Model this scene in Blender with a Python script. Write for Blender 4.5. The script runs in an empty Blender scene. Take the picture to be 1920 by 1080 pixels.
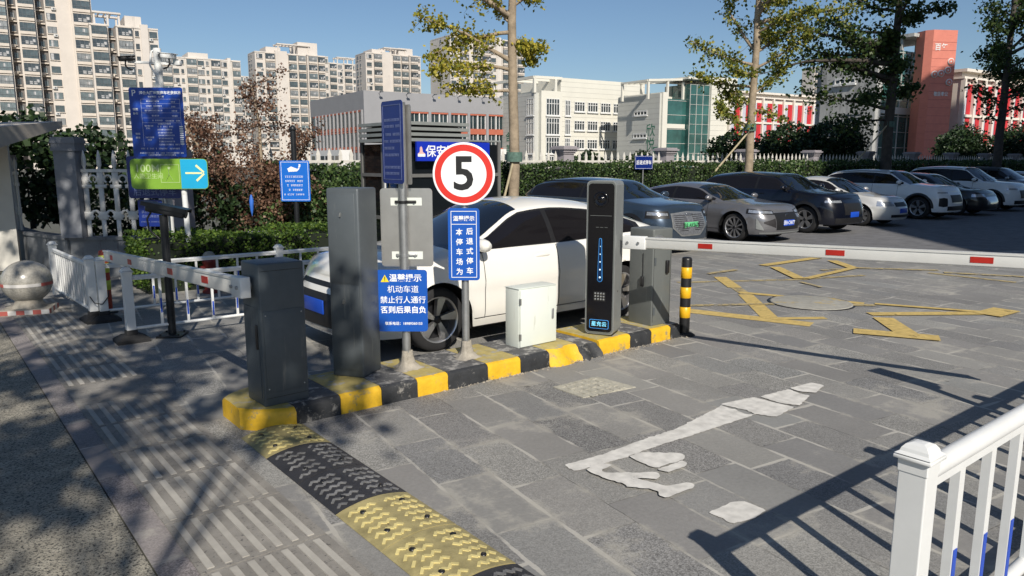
import bpy, bmesh, math, random
import numpy as np
from mathutils import Vector, Matrix
random.seed(7); RNG = np.random.default_rng(7)
SC = bpy.context.scene
COL = SC.collection
rad = math.radians
# ------------------------------------------------------------------ camera, sky, sun, exposure
PITCH = math.atan(238/1400); CAMZ = 1.9
HEAD = (0.6288, 0.7776)                # the way the camera looks over the ground
RIGHT = (0.7776, -0.6288)
cam = bpy.data.cameras.new('camera'); camo = bpy.data.objects.new('camera', cam); COL.objects.link(camo)
camo.location = (0, 0, CAMZ)
camo.rotation_euler = (math.pi/2 - PITCH, 0, -math.atan2(HEAD[0], HEAD[1]))
cam.sensor_width = 36; cam.lens = 1400/1920*36; cam.clip_start = 0.05; cam.clip_end = 3000
SC.camera = camo
SUN_EL = rad(36.5); SUN_AZ = (-0.40, -0.917)
w = bpy.data.worlds.new("World"); SC.world = w; w.use_nodes = True
nt = w.node_tree; bg = nt.nodes['Background']
sky = nt.nodes.new('ShaderNodeTexSky'); sky.sky_type = 'NISHITA'; sky.sun_disc = False
sky.sun_elevation = SUN_EL; sky.sun_rotation = math.atan2(SUN_AZ[0], SUN_AZ[1])
sky.air_density = 1.0; sky.dust_density = 0.4; sky.ozone_density = 4.5
nt.links.new(sky.outputs[0], bg.inputs[0]); bg.inputs[1].default_value = 0.055
sl = bpy.data.lights.new('sun', 'SUN'); sl.energy = 3.4; sl.angle = rad(0.5); sl.color = (1.0, 0.93, 0.83)
so = bpy.data.objects.new('sun', sl); COL.objects.link(so)
sd = Vector((SUN_AZ[0]*math.cos(SUN_EL), SUN_AZ[1]*math.cos(SUN_EL), math.sin(SUN_EL)))
so.rotation_euler = sd.to_track_quat('Z', 'Y').to_euler(); so.location = (-10, -20, 30)
SC.view_settings.view_transform = 'Standard'; SC.view_settings.look = 'None'
SC.view_settings.exposure = 0.60; SC.view_settings.gamma = 1.0
SC.cycles.max_bounces = 6; SC.cycles.transparent_max_bounces = 8

# ------------------------------------------------------------------ helpers
def srgb(r, g, b):
    f = lambda c: (c/255/12.92) if c/255 <= 0.04045 else ((c/255+0.055)/1.055)**2.4
    return (f(r), f(g), f(b), 1)
MATS = {}
def mat(name, col, rough=0.6, metal=0.0, var=0.12, scale=4.0, bump=0.0, bscale=60.0, coat=0.0, spec=0.5, emit=None, col2=None, dirt=None):
    if name in MATS: return MATS[name]
    m = bpy.data.materials.new(name); m.use_nodes = True; t = m.node_tree; N = t.nodes; Lk = t.links
    b = N['Principled BSDF']; c = col if len(col) == 4 else (*col, 1)
    b.inputs['Roughness'].default_value = rough; b.inputs['Metallic'].default_value = metal
    b.inputs['Specular IOR Level'].default_value = spec
    if coat: b.inputs['Coat Weight'].default_value = coat; b.inputs['Coat Roughness'].default_value = 0.03
    tc = N.new('ShaderNodeTexCoord')
    nz = N.new('ShaderNodeTexNoise'); nz.inputs['Scale'].default_value = scale; nz.inputs['Detail'].default_value = 6
    nz.inputs['Roughness'].default_value = 0.65
    Lk.new(tc.outputs['Object'], nz.inputs['Vector'])
    rp = N.new('ShaderNodeValToRGB'); rp.color_ramp.elements[0].position = 0.3; rp.color_ramp.elements[1].position = 0.7
    c2 = col2 if col2 else tuple(min(1, x*(1+var)) for x in c[:3]) + (1,)
    c1 = tuple(x*(1-var) for x in c[:3]) + (1,) if not col2 else c
    rp.color_ramp.elements[0].color = c1; rp.color_ramp.elements[1].color = c2
    Lk.new(nz.outputs['Fac'], rp.inputs[0]); outc = rp.outputs[0]
    if dirt:
        n2 = N.new('ShaderNodeTexNoise'); n2.inputs['Scale'].default_value = dirt[1]; n2.inputs['Detail'].default_value = 8
        n2.inputs['Roughness'].default_value = 0.75
        mp = N.new('ShaderNodeMapping'); mp.inputs['Scale'].default_value = dirt[3] if len(dirt) > 3 else (1, 1, 1)
        Lk.new(tc.outputs['Object'], mp.inputs[0]); Lk.new(mp.outputs[0], n2.inputs['Vector'])
        r2 = N.new('ShaderNodeValToRGB'); r2.color_ramp.elements[0].position = dirt[2]; r2.color_ramp.elements[1].position = dirt[2]+0.08
        r2.color_ramp.elements[0].color = (0, 0, 0, 1)
        mx = N.new('ShaderNodeMixRGB'); mx.inputs[2].default_value = dirt[0]
        Lk.new(n2.outputs['Fac'], r2.inputs[0]); Lk.new(r2.outputs[0], mx.inputs[0]); Lk.new(outc, mx.inputs[1]); outc = mx.outputs[0]
    Lk.new(outc, b.inputs['Base Color'])
    if bump:
        n3 = N.new('ShaderNodeTexNoise'); n3.inputs['Scale'].default_value = bscale; n3.inputs['Detail'].default_value = 4
        Lk.new(tc.outputs['Object'], n3.inputs['Vector'])
        bp = N.new('ShaderNodeBump'); bp.inputs['Strength'].default_value = bump; bp.inputs['Distance'].default_value = 0.01
        Lk.new(n3.outputs['Fac'], bp.inputs['Height']); Lk.new(bp.outputs[0], b.inputs['Normal'])
    if emit: b.inputs['Emission Color'].default_value = emit[0]; b.inputs['Emission Strength'].default_value = emit[1]
    MATS[name] = m; return m

def leafmat(name, c1, c2, c3, trans=0.35):
    if name in MATS: return MATS[name]
    m = bpy.data.materials.new(name); m.use_nodes = True; t = m.node_tree; N = t.nodes; Lk = t.links
    b = N['Principled BSDF']; b.inputs['Roughness'].default_value = 0.5; b.inputs['Specular IOR Level'].default_value = 0.35
    g = N.new('ShaderNodeNewGeometry'); rp = N.new('ShaderNodeValToRGB')
    rp.color_ramp.elements[0].color = c1; rp.color_ramp.elements[1].color = c3
    e = rp.color_ramp.elements.new(0.5); e.color = c2
    Lk.new(g.outputs['Random Per Island'], rp.inputs[0]); Lk.new(rp.outputs[0], b.inputs['Base Color'])
    tr = N.new('ShaderNodeBsdfTranslucent'); Lk.new(rp.outputs[0], tr.inputs[0])
    mx = N.new('ShaderNodeMixShader'); mx.inputs[0].default_value = trans
    Lk.new(b.outputs[0], mx.inputs[1]); Lk.new(tr.outputs[0], mx.inputs[2]); Lk.new(mx.outputs[0], N['Material Output'].inputs[0])
    MATS[name] = m; return m

def tag(o, label=None, cat=None, group=None, kind=None):
    if label: o['label'] = label
    if cat: o['category'] = cat
    if group: o['group'] = group
    if kind: o['kind'] = kind
    return o
def thing(name, label, cat, loc=(0, 0, 0), rz=0.0, group=None):
    o = bpy.data.objects.new(name, None); COL.objects.link(o); o.empty_display_size = 0.2
    o.location = loc; o.rotation_euler = (0, 0, rz); return tag(o, label, cat, group)
def copy_tree(o, parent=None):
    c = o.copy(); COL.objects.link(c)
    if parent: c.parent = parent
    for ch in list(o.children): copy_tree(ch, c)
    return c

class MB:
    def __init__(s): s.v = []; s.f = []; s.m = []; s.sm = []
    def add(s, vs, fs, m=0, smooth=False):
        k = len(s.v); s.v += [tuple(p) for p in vs]
        for f in fs: s.f.append(tuple(i+k for i in f)); s.m.append(m); s.sm.append(smooth)
        return s
    def box(s, x0, x1, y0, y1, z0, z1, m=0):
        vs = [(x0, y0, z0), (x1, y0, z0), (x1, y1, z0), (x0, y1, z0), (x0, y0, z1), (x1, y0, z1), (x1, y1, z1), (x0, y1, z1)]
        return s.add(vs, [(0, 3, 2, 1), (4, 5, 6, 7), (0, 1, 5, 4), (1, 2, 6, 5), (2, 3, 7, 6), (3, 0, 4, 7)], m)
    def obox(s, c, ax, ay, az, m=0):     # centre and three half-axis vectors
        c = Vector(c); ax = Vector(ax); ay = Vector(ay); az = Vector(az); vs = []
        for k in (-1, 1):
            for (i, j) in ((-1, -1), (1, -1), (1, 1), (-1, 1)): vs.append(c+ax*i+ay*j+az*k)
        return s.add(vs, [(0, 3, 2, 1), (4, 5, 6, 7), (0, 1, 5, 4), (1, 2, 6, 5), (2, 3, 7, 6), (3, 0, 4, 7)], m)
    def bar(s, p0, p1, w, h, m=0, up=(0, 0, 1)):
        p0 = Vector(p0); p1 = Vector(p1); d = p1-p0; n = d.normalized(); u = Vector(up)
        sd_ = n.cross(u)
        if sd_.length < 1e-4: sd_ = n.cross(Vector((1, 0, 0)))
        sd_.normalize(); uu = sd_.cross(n).normalized()
        return s.obox((p0+p1)/2, d/2, sd_*w/2, uu*h/2, m)
    def tube(s, p0, p1, r0, r1=None, n=12, m=0, caps=True):
        r1 = r0 if r1 is None else r1
        p0 = Vector(p0); p1 = Vector(p1); d = (p1-p0).normalized()
        a = d.cross(Vector((0, 0, 1)))
        if a.length < 1e-4: a = Vector((1, 0, 0))
        a.normalize(); b = d.cross(a); vs = []
        for p, r in ((p0, r0), (p1, r1)):
            for i in range(n):
                t = 2*math.pi*i/n; vs.append(p+a*math.cos(t)*r+b*math.sin(t)*r)
        s.add(vs, [(i, (i+1) % n, n+(i+1) % n, n+i) for i in range(n)], m, True)
        if caps: s.add(vs, [tuple(range(n-1, -1, -1)), tuple(range(n, 2*n))], m)
        return s
    def path(s, pts, r, n=8, m=0):
        for a, b in zip(pts[:-1], pts[1:]): s.tube(a, b, r, r, n, m)
        return s
    def lathe(s, prof, c=(0, 0, 0), n=24, m=0, axis='z', smooth=True):
        vs = []
        for (r, h) in prof:
            for i in range(n):
                t = 2*math.pi*i/n; x, y = r*math.cos(t), r*math.sin(t)
                p = (x, y, h) if axis == 'z' else ((x, h, y) if axis == 'y' else (h, x, y))
                vs.append((p[0]+c[0], p[1]+c[1], p[2]+c[2]))
        fs = []
        for j in range(len(prof)-1):
            for i in range(n): fs.append((j*n+i, j*n+(i+1) % n, (j+1)*n+(i+1) % n, (j+1)*n+i))
        return s.add(vs, fs, m, smooth)
    def prism(s, poly, a0, a1, m=0, plane='xy', mside=None):
        n = len(poly); mk = {'xy': lambda p, h: (p[0], p[1], h), 'xz': lambda p, h: (p[0], h, p[1]), 'yz': lambda p, h: (h, p[0], p[1])}[plane]
        vs = [mk(p, a0) for p in poly]+[mk(p, a1) for p in poly]
        s.add(vs, [tuple(range(n-1, -1, -1)), tuple(range(n, 2*n))], m)
        s.add(vs, [(i, (i+1) % n, n+(i+1) % n, n+i) for i in range(n)], m if mside is None else mside); return s
    def rbox(s, x0, x1, y0, y1, z0, z1, r, m=0, seg=2, smooth=True):
        bm = bmesh.new(); bmesh.ops.create_cube(bm, size=1)
        for v in bm.verts:
            v.co.x = x0+(v.co.x+.5)*(x1-x0); v.co.y = y0+(v.co.y+.5)*(y1-y0); v.co.z = z0+(v.co.z+.5)*(z1-z0)
        bmesh.ops.bevel(bm, geom=list(bm.edges), offset=r, segments=seg, profile=0.5, affect='EDGES')
        bm.verts.index_update()
        s.add([v.co.copy() for v in bm.verts], [tuple(v.index for v in f.verts) for f in bm.faces], m, smooth); bm.free(); return s
    def grid(s, rows, m=0, smooth=True, flip=False):
        k = len(rows[0]); vs = [p for r in rows for p in r]; fs = []
        for j in range(len(rows)-1):
            for i in range(k-1):
                q = (j*k+i, j*k+i+1, (j+1)*k+i+1, (j+1)*k+i); fs.append(q[::-1] if flip else q)
        return s.add(vs, fs, m, smooth)
    def xform(s, M, start=0):
        for i in range(start, len(s.v)): s.v[i] = tuple(M @ Vector(s.v[i]))
        return s
    def build(s, name, mats, parent=None, loc=(0, 0, 0), rz=0.0, merge=False, recalc=True):
        me = bpy.data.meshes.new(name); me.from_pydata(s.v, [], s.f)
        mats = mats if isinstance(mats, (list, tuple)) else [mats]
        for m in mats: me.materials.append(m)
        me.polygons.foreach_set('material_index', s.m); me.polygons.foreach_set('use_smooth', s.sm); me.update()
        if merge or recalc:
            bm = bmesh.new(); bm.from_mesh(me)
            if merge: bmesh.ops.remove_doubles(bm, verts=bm.verts, dist=1e-4)
            if recalc: bmesh.ops.recalc_face_normals(bm, faces=bm.faces)
            bm.to_mesh(me); bm.free()
        o = bpy.data.objects.new(name, me); COL.objects.link(o); o.location = loc; o.rotation_euler = (0, 0, rz)
        if parent: o.parent = parent
        return o

def rrect(w, h, r, cx=0, cz=0, n=5):
    pts = []
    for (sx, sz, a0) in ((1, 1, 0), (-1, 1, 90), (-1, -1, 180), (1, -1, 270)):
        for i in range(n+1):
            a = rad(a0+90*i/n); pts.append((cx+sx*(w/2-r)+r*math.cos(a), cz+sz*(h/2-r)+r*math.sin(a)))
    return pts
def frame_xz(mb, w, h, t, y, cx=0, cz=0, m=0):   # thin rectangular line border, proud of a plate at y
    mb.box(cx-w/2, cx+w/2, y-.002, y, cz+h/2-t, cz+h/2, m); mb.box(cx-w/2, cx+w/2, y-.002, y, cz-h/2, cz-h/2+t, m)
    mb.box(cx-w/2, cx-w/2+t, y-.002, y, cz-h/2+t, cz+h/2-t, m); mb.box(cx+w/2-t, cx+w/2, y-.002, y, cz-h/2+t, cz+h/2-t, m)
def text(mb, body, size, x, y, z, m=0, bold=0.0, align='CENTER', ux=(1, 0, 0), uz=(0, 0, 1), sx=1.0, space=1.0, flat=False):
    cu = bpy.data.curves.new('t', 'FONT'); cu.body = body; cu.size = size; cu.align_x = align; cu.align_y = 'CENTER'
    cu.offset = bold*size; cu.resolution_u = 3; cu.space_character = space; cu.extrude = 0.0 if flat else 0.0008
    o = bpy.data.objects.new('t', cu); COL.objects.link(o)
    bpy.context.view_layer.update()
    me = bpy.data.meshes.new_from_object(o.evaluated_get(bpy.context.evaluated_depsgraph_get()))
    ux = Vector(ux); uz = Vector(uz); n = ux.cross(uz); O = Vector((x, y, z))
    vs = [O+ux*(v.co.x*sx)+uz*v.co.y+n*v.co.z for v in me.vertices]
    mb.add(vs, [tuple(p.vertices) for p in me.polygons], m)
    bpy.data.objects.remove(o); bpy.data.curves.remove(cu); bpy.data.meshes.remove(me)
def dashes(mb, x0, x1, z, h, y, m=0, seed=1, al=None):   # a line of writing too small to read in the photo
    r = random.Random(seed); x = x0
    while x < x1:
        w_ = h*r.uniform(.75, .95)
        if r.random() < .92:
            mb.box(x, x+w_, y-.0015, y, z+h*.30, z+h*.45, m); mb.box(x+w_*.1, x+w_*.9, y-.0015, y, z-h*.45, z-h*.32, m)
            mb.box(x+w_*.42, x+w_*.58, y-.0015, y, z-h*.32, z+h*.30, m)
            if r.random() < .6: mb.box(x, x+w_, y-.0017, y-.0002, z-h*.06, z+h*.07, m)
        x += h*1.05
def far_pt(px, D):     # the point over the ground at depth D seen in column px
    X = (px-960)/1423*D; return (X*RIGHT[0]+D*HEAD[0], X*RIGHT[1]+D*HEAD[1])
def zat(py, D): return CAMZ+(302-py)/1423*D

# ------------------------------------------------------------------ common materials
M_white = mat('white_paint', (.74, .75, .74), .35, 0, .06, 6, dirt=((.45, .44, .42, 1), 9, .62))
M_whitebox = mat('cabinet_white', (.70, .74, .68), .4, 0, .03, 3, bump=.03, bscale=300, dirt=((.55, .56, .50, 1), 3, .62, (3, 3, .4)))
M_cab = mat('charcoal_powdercoat', (.070, .086, .098), .45, 0, .10, 5, bump=.12, bscale=500, dirt=((.12, .13, .13, 1), 3.5, .60, (3, 3, .35)))
M_cab2 = mat('grey_powdercoat', (.10, .115, .125), .42, .2, .08, 4, bump=.1, bscale=400, dirt=((.16, .17, .17, 1), 3.5, .60, (3, 3, .35)))
M_cab3 = mat('mid_grey_powdercoat', (.125, .135, .13), .45, 0, .06, 4, bump=.1, bscale=400, dirt=((.17, .18, .17, 1), 3.5, .60, (3, 3, .35)))
M_dark = mat('black_plastic', (.012, .012, .013), .4, 0, .2, 10)
M_rubber = mat('rubber', (.018, .018, .019), .8, 0, .3, 20, bump=.3, bscale=80)
M_blue = mat('sign_blue', (.006, .085, .42), .35, 0, .05, 3, dirt=((.02, .10, .35, 1), 7, .66))
M_navy = mat('sign_navy', (.006, .022, .17), .35, 0, .08, 4)
M_ltr = mat('sign_lettering_white', (.82, .84, .86), .5, 0, .03, 5)
M_ltr_dim = mat('sign_lettering_dim', (.16, .2, .38), .6, 0, .2, 30)  # muted blue letter colour, much darker than the white lettering
M_red = mat('reflective_red', (.42, .02, .012), .4, 0, .15, 8)
M_steel = mat('galvanised_steel', (.42, .43, .43), .38, .75, .18, 9, bump=.05, bscale=120)
M_stain = mat('stainless_sheet', (.62, .61, .59), .30, .9, .15, 2, bump=.04, bscale=30)
M_alu = mat('painted_aluminium', (.66, .66, .63), .4, .1, .05, 5, dirt=((.4, .4, .38, 1), 6, .66))
M_conc = mat('cement', (.34, .31, .26), .9, 0, .3, 14, bump=.6, bscale=60)
M_kblack = mat('kerb_black', (.028, .03, .033), .6, 0, .3, 12, bump=.4, bscale=60, dirt=((.24, .23, .21, 1), 11, .57))
M_kyel = mat('kerb_yellow', (.70, .42, .02), .55, 0, .15, 10, bump=.35, bscale=50, dirt=((.32, .26, .13, 1), 7, .56))
M_ktopy = mat('kerb_top_yellow', (.42, .34, .12), .75, 0, .2, 10, bump=.4, bscale=50, dirt=((.34, .33, .30, 1), 7, .52))
M_ktopb = mat('kerb_top_black', (.10, .10, .10), .8, 0, .35, 10, bump=.4, bscale=50, dirt=((.33, .32, .30, 1), 7, .50))
M_yel = mat('bollard_yellow', (.75, .42, .01), .4, 0, .05, 5)
M_pole = mat('black_pole', (.02, .022, .025), .4, .3, .2, 8)
# ------------------------------------------------------------------ ground and paving
def gp(px, py, z=0.0):      # ground point under a direction of view (placing flat markings)
    dx = (px-960)/1400; dy = -(py-540)/1400
    Y = math.cos(PITCH)+dy*math.sin(PITCH); Z = -math.sin(PITCH)+dy*math.cos(PITCH); t = (CAMZ-z)/-Z
    return (dx*t*RIGHT[0]+Y*t*HEAD[0], dx*t*RIGHT[1]+Y*t*HEAD[1])

def paver_material(name, pw, pl, rot, tones, joint=0.006, jcol=(.50, .48, .43, 1), jamt=.72, rough=.75, spots=True):
    m = bpy.data.materials.new(name); m.use_nodes = True; t = m.node_tree; N = t.nodes; L = t.links
    b = N['Principled BSDF']; b.inputs['Roughness'].default_value = rough
    def mth(op, a, c=None, d=None):
        n = N.new('ShaderNodeMath'); n.operation = op
        for i, q in enumerate((a, c, d)):
            if q is None: continue
            if isinstance(q, (int, float)): n.inputs[i].default_value = q
            else: L.new(q, n.inputs[i])
        return n.outputs[0]
    tc = N.new('ShaderNodeTexCoord'); mp = N.new('ShaderNodeMapping'); mp.inputs['Rotation'].default_value = (0, 0, rot)
    L.new(tc.outputs['Object'], mp.inputs[0])
    wn = N.new('ShaderNodeTexNoise'); wn.inputs['Scale'].default_value = 9; wn.inputs['Detail'].default_value = 3
    L.new(mp.outputs[0], wn.inputs['Vector'])
    wob = mth('MULTIPLY', mth('SUBTRACT', wn.outputs['Fac'], .5), .016)
    sp = N.new('ShaderNodeSeparateXYZ'); L.new(mp.outputs[0], sp.inputs[0])
    X = mth('DIVIDE', mth('ADD', sp.outputs[0], wob), pw); row = mth('FLOOR', X); fx = mth('FRACT', X)
    w1 = N.new('ShaderNodeTexWhiteNoise'); w1.noise_dimensions = '1D'; L.new(row, w1.inputs['W'])
    Y = mth('ADD', mth('DIVIDE', mth('ADD', sp.outputs[1], wob), pl), mth('MULTIPLY', w1.outputs['Value'], 1.0)); idy = mth('FLOOR', Y); fy = mth('FRACT', Y)
    cb = N.new('ShaderNodeCombineXYZ'); L.new(row, cb.inputs[0]); L.new(idy, cb.inputs[1])
    w2 = N.new('ShaderNodeTexWhiteNoise'); w2.noise_dimensions = '2D'; L.new(cb.outputs[0], w2.inputs['Vector'])
    rp = N.new('ShaderNodeValToRGB'); el = rp.color_ramp.elements
    el[0].color = tones[0]; el[1].color = tones[-1]
    for i, c in enumerate(tones[1:-1]): e = el.new((i+1)/(len(tones)-1)); e.color = c
    L.new(w2.outputs['Value'], rp.inputs[0])
    sc = N.new('ShaderNodeSeparateColor'); L.new(w2.outputs['Color'], sc.inputs[0])
    # granite speckle, stronger on some slabs
    v = N.new('ShaderNodeTexVoronoi'); v.inputs['Scale'].default_value = 150; L.new(tc.outputs['Object'], v.inputs['Vector'])
    s2 = N.new('ShaderNodeSeparateColor'); L.new(v.outputs['Color'], s2.inputs[0])
    spk = mth('MULTIPLY', mth('SUBTRACT', s2.outputs[0], .5), mth('MULTIPLY', mth('POWER', sc.outputs[1], 1.2), 1.1))
    big = N.new('ShaderNodeTexNoise'); big.inputs['Scale'].default_value = .7; big.inputs['Detail'].default_value = 8; big.inputs['Roughness'].default_value = .65
    L.new(tc.outputs['Object'], big.inputs['Vector'])
    fine = N.new('ShaderNodeTexNoise'); fine.inputs['Scale'].default_value = 40; fine.inputs['Detail'].default_value = 5
    L.new(tc.outputs['Object'], fine.inputs['Vector'])
    fac = mth('ADD', mth('ADD', 1.0, spk), mth('ADD', mth('MULTIPLY', mth('SUBTRACT', big.outputs['Fac'], .5), .7), mth('MULTIPLY', mth('SUBTRACT', fine.outputs['Fac'], .5), .35)))
    mul = N.new('ShaderNodeVectorMath'); mul.operation = 'SCALE'; L.new(rp.outputs[0], mul.inputs[0]); L.new(fac, mul.inputs['Scale'])
    col = mul.outputs[0]
    if spots:
        vs = N.new('ShaderNodeTexVoronoi'); vs.inputs['Scale'].default_value = 2.1; L.new(tc.outputs['Object'], vs.inputs['Vector'])
        sm = mth('LESS_THAN', mth('ADD', vs.outputs['Distance'], mth('MULTIPLY', mth('SUBTRACT', wn.outputs['Fac'], .5), .12)), .045)
        mx0 = N.new('ShaderNodeMixRGB'); mx0.blend_type = 'MULTIPLY'; L.new(mth('MULTIPLY', sm, .8), mx0.inputs[0]); L.new(col, mx0.inputs[1]); mx0.inputs[2].default_value = (.35, .33, .32, 1)
        col = mx0.outputs[0]
    ex = mth('MULTIPLY', mth('MINIMUM', fx, mth('SUBTRACT', 1.0, fx)), pw); ey = mth('MULTIPLY', mth('MINIMUM', fy, mth('SUBTRACT', 1.0, fy)), pl)
    ed = mth('MINIMUM', ex, ey)
    jn = N.new('ShaderNodeTexNoise'); jn.inputs['Scale'].default_value = 2.2; jn.inputs['Detail'].default_value = 5; L.new(tc.outputs['Object'], jn.inputs['Vector'])
    jw = mth('MULTIPLY', mth('MAXIMUM', mth('SUBTRACT', jn.outputs['Fac'], .36), .06), joint*8.5)
    jm = mth('LESS_THAN', ed, jw)
    jr = N.new('ShaderNodeValToRGB'); jr.color_ramp.elements[0].position = .40; jr.color_ramp.elements[1].position = .56
    jr.color_ramp.elements[0].color = (.05, .048, .045, 1); jr.color_ramp.elements[1].color = jcol; L.new(jn.outputs['Fac'], jr.inputs[0])
    mx = N.new('ShaderNodeMixRGB'); L.new(mth('MULTIPLY', jm, jamt), mx.inputs[0]); L.new(col, mx.inputs[1]); L.new(jr.outputs[0], mx.inputs[2])
    dn_ = N.new('ShaderNodeTexNoise'); dn_.inputs['Scale'].default_value = 1.4; dn_.inputs['Detail'].default_value = 10; dn_.inputs['Roughness'].default_value = .75; L.new(tc.outputs['Object'], dn_.inputs['Vector'])
    near = mth('MAXIMUM', mth('SUBTRACT', 1.0, mth('DIVIDE', ed, .045)), 0.0)
    dm = N.new('ShaderNodeValToRGB'); dm.color_ramp.elements[0].position = .56; dm.color_ramp.elements[1].position = .64; dm.color_ramp.elements[0].color = (0, 0, 0, 1)
    L.new(mth('ADD', dn_.outputs['Fac'], mth('MULTIPLY', near, .09)), dm.inputs[0])
    mxd = N.new('ShaderNodeMixRGB'); L.new(mth('MULTIPLY', dm.outputs[0], .55), mxd.inputs[0]); L.new(mx.outputs[0], mxd.inputs[1]); mxd.inputs[2].default_value = (.40, .38, .33, 1)
    L.new(mxd.outputs[0], b.inputs['Base Color'])
    bp = N.new('ShaderNodeBump'); bp.inputs['Strength'].default_value = .5; bp.inputs['Distance'].default_value = .004
    L.new(mth('ADD', mth('SUBTRACT', mth('MULTIPLY', spk, .5), jm), fine.outputs['Fac']), bp.inputs['Height']); L.new(bp.outputs[0], b.inputs['Normal'])
    return m
TON = [(.085, .083, .083, 1), (.20, .195, .18, 1), (.115, .11, .108, 1), (.24, .235, .215, 1), (.15, .14, .135, 1), (.185, .19, .185, 1), (.10, .10, .105, 1), (.22, .21, .195, 1)]
TON = [tuple((.225+(c-.155)*.55)*k for c, k in zip(t[:3], (1.01, 1.0, .965)))+(1,) for t in TON]
M_pave = paver_material('granite_slabs', .355, .70, rad(8), TON)
M_side = paver_material('sidewalk_slabs', .62, .62, 0, [(.20, .18, .18, 1), (.26, .235, .225, 1), (.23, .21, .20, 1)], joint=.004, jamt=.6, spots=True)
M_asph = mat('asphalt', (.15, .15, .155), .9, 0, .25, 3, bump=.5, bscale=220)
M_pebble = mat('coarse_asphalt', (.34, .315, .255), .95, 0, .3, 8, bump=1.0, bscale=130, dirt=((.045, .043, .04, 1), 60, .50))
M_earth = mat('schoolyard_ground', (.10, .10, .08), .95, 0, .3, .5)
def sheet(name, poly, z, m, th=.004):
    b = MB(); b.add([(p[0], p[1], z) for p in poly], [tuple(range(len(poly)))]); o = b.build(name, m, recalc=False)
    if o.data.polygons[0].normal.z < 0: o.data.flip_normals()
    tag(o, kind='structure'); return o
sheet('ground', [(-700, -700), (900, -700), (900, 900), (-700, 900)], -.012, M_earth)
sheet('car_park_asphalt', [(8, 8.6), (14.5, 2), (90, -40), (120, 15.2), (4, 15.2), (4, 9.4), (8, 9.4)], -.008, M_asph)
PV = sheet('granite_paving', [(.75, -8), (40, -8), (17.2, 6.4), (13.2, 10.4), (12.5, 15.15), (2.4, 15.15), (.75, 15.15)], 0, M_pave)
sheet('sidewalk', [(-.02+.75, -8), (1.5, -8), (1.5, 6.9), (1.5, 12), (.73, 12)], .004, M_side)
sheet('coarse_asphalt_strip', [(-60, -60), (.725, -60), (.725, 40), (-60, 40)], -.002, M_pebble)

# tactile ribbed slabs
b = MB(); r = random.Random(3)
y = -2.2
while y < 11.8:
    L_ = .62; blk = r.random()
    b.box(.885, 1.505, y+.004, y+L_-.004, .004, .012, 0)
    if not (4.72 < y < 5.2 or 6.3 < y < 6.6):
        for i in range(7):
            x = .92+i*.083; b.box(x, x+.034, y+.03, y+L_-.03, .012, .017, 1)
    y += L_
M_tile = mat('tactile_slab', (.25, .235, .21), .8, 0, .3, 3, bump=.5, bscale=200, dirt=((.1, .095, .09, 1), 40, .56))
M_rib = mat('tactile_rib', (.38, .36, .32), .75, 0, .35, 1.2, bump=.3, bscale=150)
tag(b.build('tactile_paving', [M_tile, M_rib]), kind='structure')

# painted markings, worn
def worn(name, col, thr):
    m = bpy.data.materials.new(name); m.use_nodes = True; t = m.node_tree; N = t.nodes; L = t.links; bs = N['Principled BSDF']; bs.inputs['Roughness'].default_value = .7
    tc = N.new('ShaderNodeTexCoord'); n = N.new('ShaderNodeTexNoise'); n.inputs['Scale'].default_value = 6; n.inputs['Detail'].default_value = 12; n.inputs['Roughness'].default_value = .82
    L.new(tc.outputs['Object'], n.inputs['Vector']); r_ = N.new('ShaderNodeValToRGB'); r_.color_ramp.elements[0].position = thr; r_.color_ramp.elements[1].position = thr+.09
    L.new(n.outputs['Fac'], r_.inputs[0]); tp = N.new('ShaderNodeBsdfTransparent'); mx = N.new('ShaderNodeMixShader')
    n2 = N.new('ShaderNodeTexNoise'); n2.inputs['Scale'].default_value = 14; n2.inputs['Detail'].default_value = 6; L.new(tc.outputs['Object'], n2.inputs['Vector'])
    r2 = N.new('ShaderNodeValToRGB'); r2.color_ramp.elements[0].position = .3; r2.color_ramp.elements[1].position = .7
    r2.color_ramp.elements[0].color = tuple(c*.7 for c in col[:3])+(1,); r2.color_ramp.elements[1].color = col; L.new(n2.outputs['Fac'], r2.inputs[0]); L.new(r2.outputs[0], bs.inputs['Base Color'])
    L.new(r_.outputs[0], mx.inputs[0]); L.new(tp.outputs[0], mx.inputs[1]); L.new(bs.outputs[0], mx.inputs[2]); L.new(mx.outputs[0], N['Material Output'].inputs[0]); return m
M_mkw = worn('worn_white_paint', (.74, .72, .67, 1), .29); M_mky = worn('worn_yellow_paint', (.64, .47, .16, 1), .34); M_mkf = worn('faded_yellow_paint', (.50, .40, .2, 1), .42)
def marks(name, polys, m, z=.005):
    b = MB(); rr_ = random.Random(9)
    for k, P in enumerate(polys):
        W_ = [gp(*p) for p in P]; Q = []
        for a, c in zip(W_, W_[1:]+W_[:1]):       # ragged, slightly rounded paint edge
            n = max(1, int(math.hypot(c[0]-a[0], c[1]-a[1])/.022))
            for i in range(n): t = (i+.5)/n; Q.append((a[0]+(c[0]-a[0])*t+rr_.gauss(0, .0035), a[1]+(c[1]-a[1])*t+rr_.gauss(0, .0035)))
        b.add([(*p, z+.0015*k) for p in Q], [tuple(range(len(Q)))])
    o = b.build(name, m, recalc=False); me = o.data; bm = bmesh.new(); bm.from_mesh(me)
    for f in bm.faces:
        f.normal_update()
        if f.normal.z < 0: f.normal_flip()
    bm.to_mesh(me); bm.free(); tag(o, kind='structure')
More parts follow.
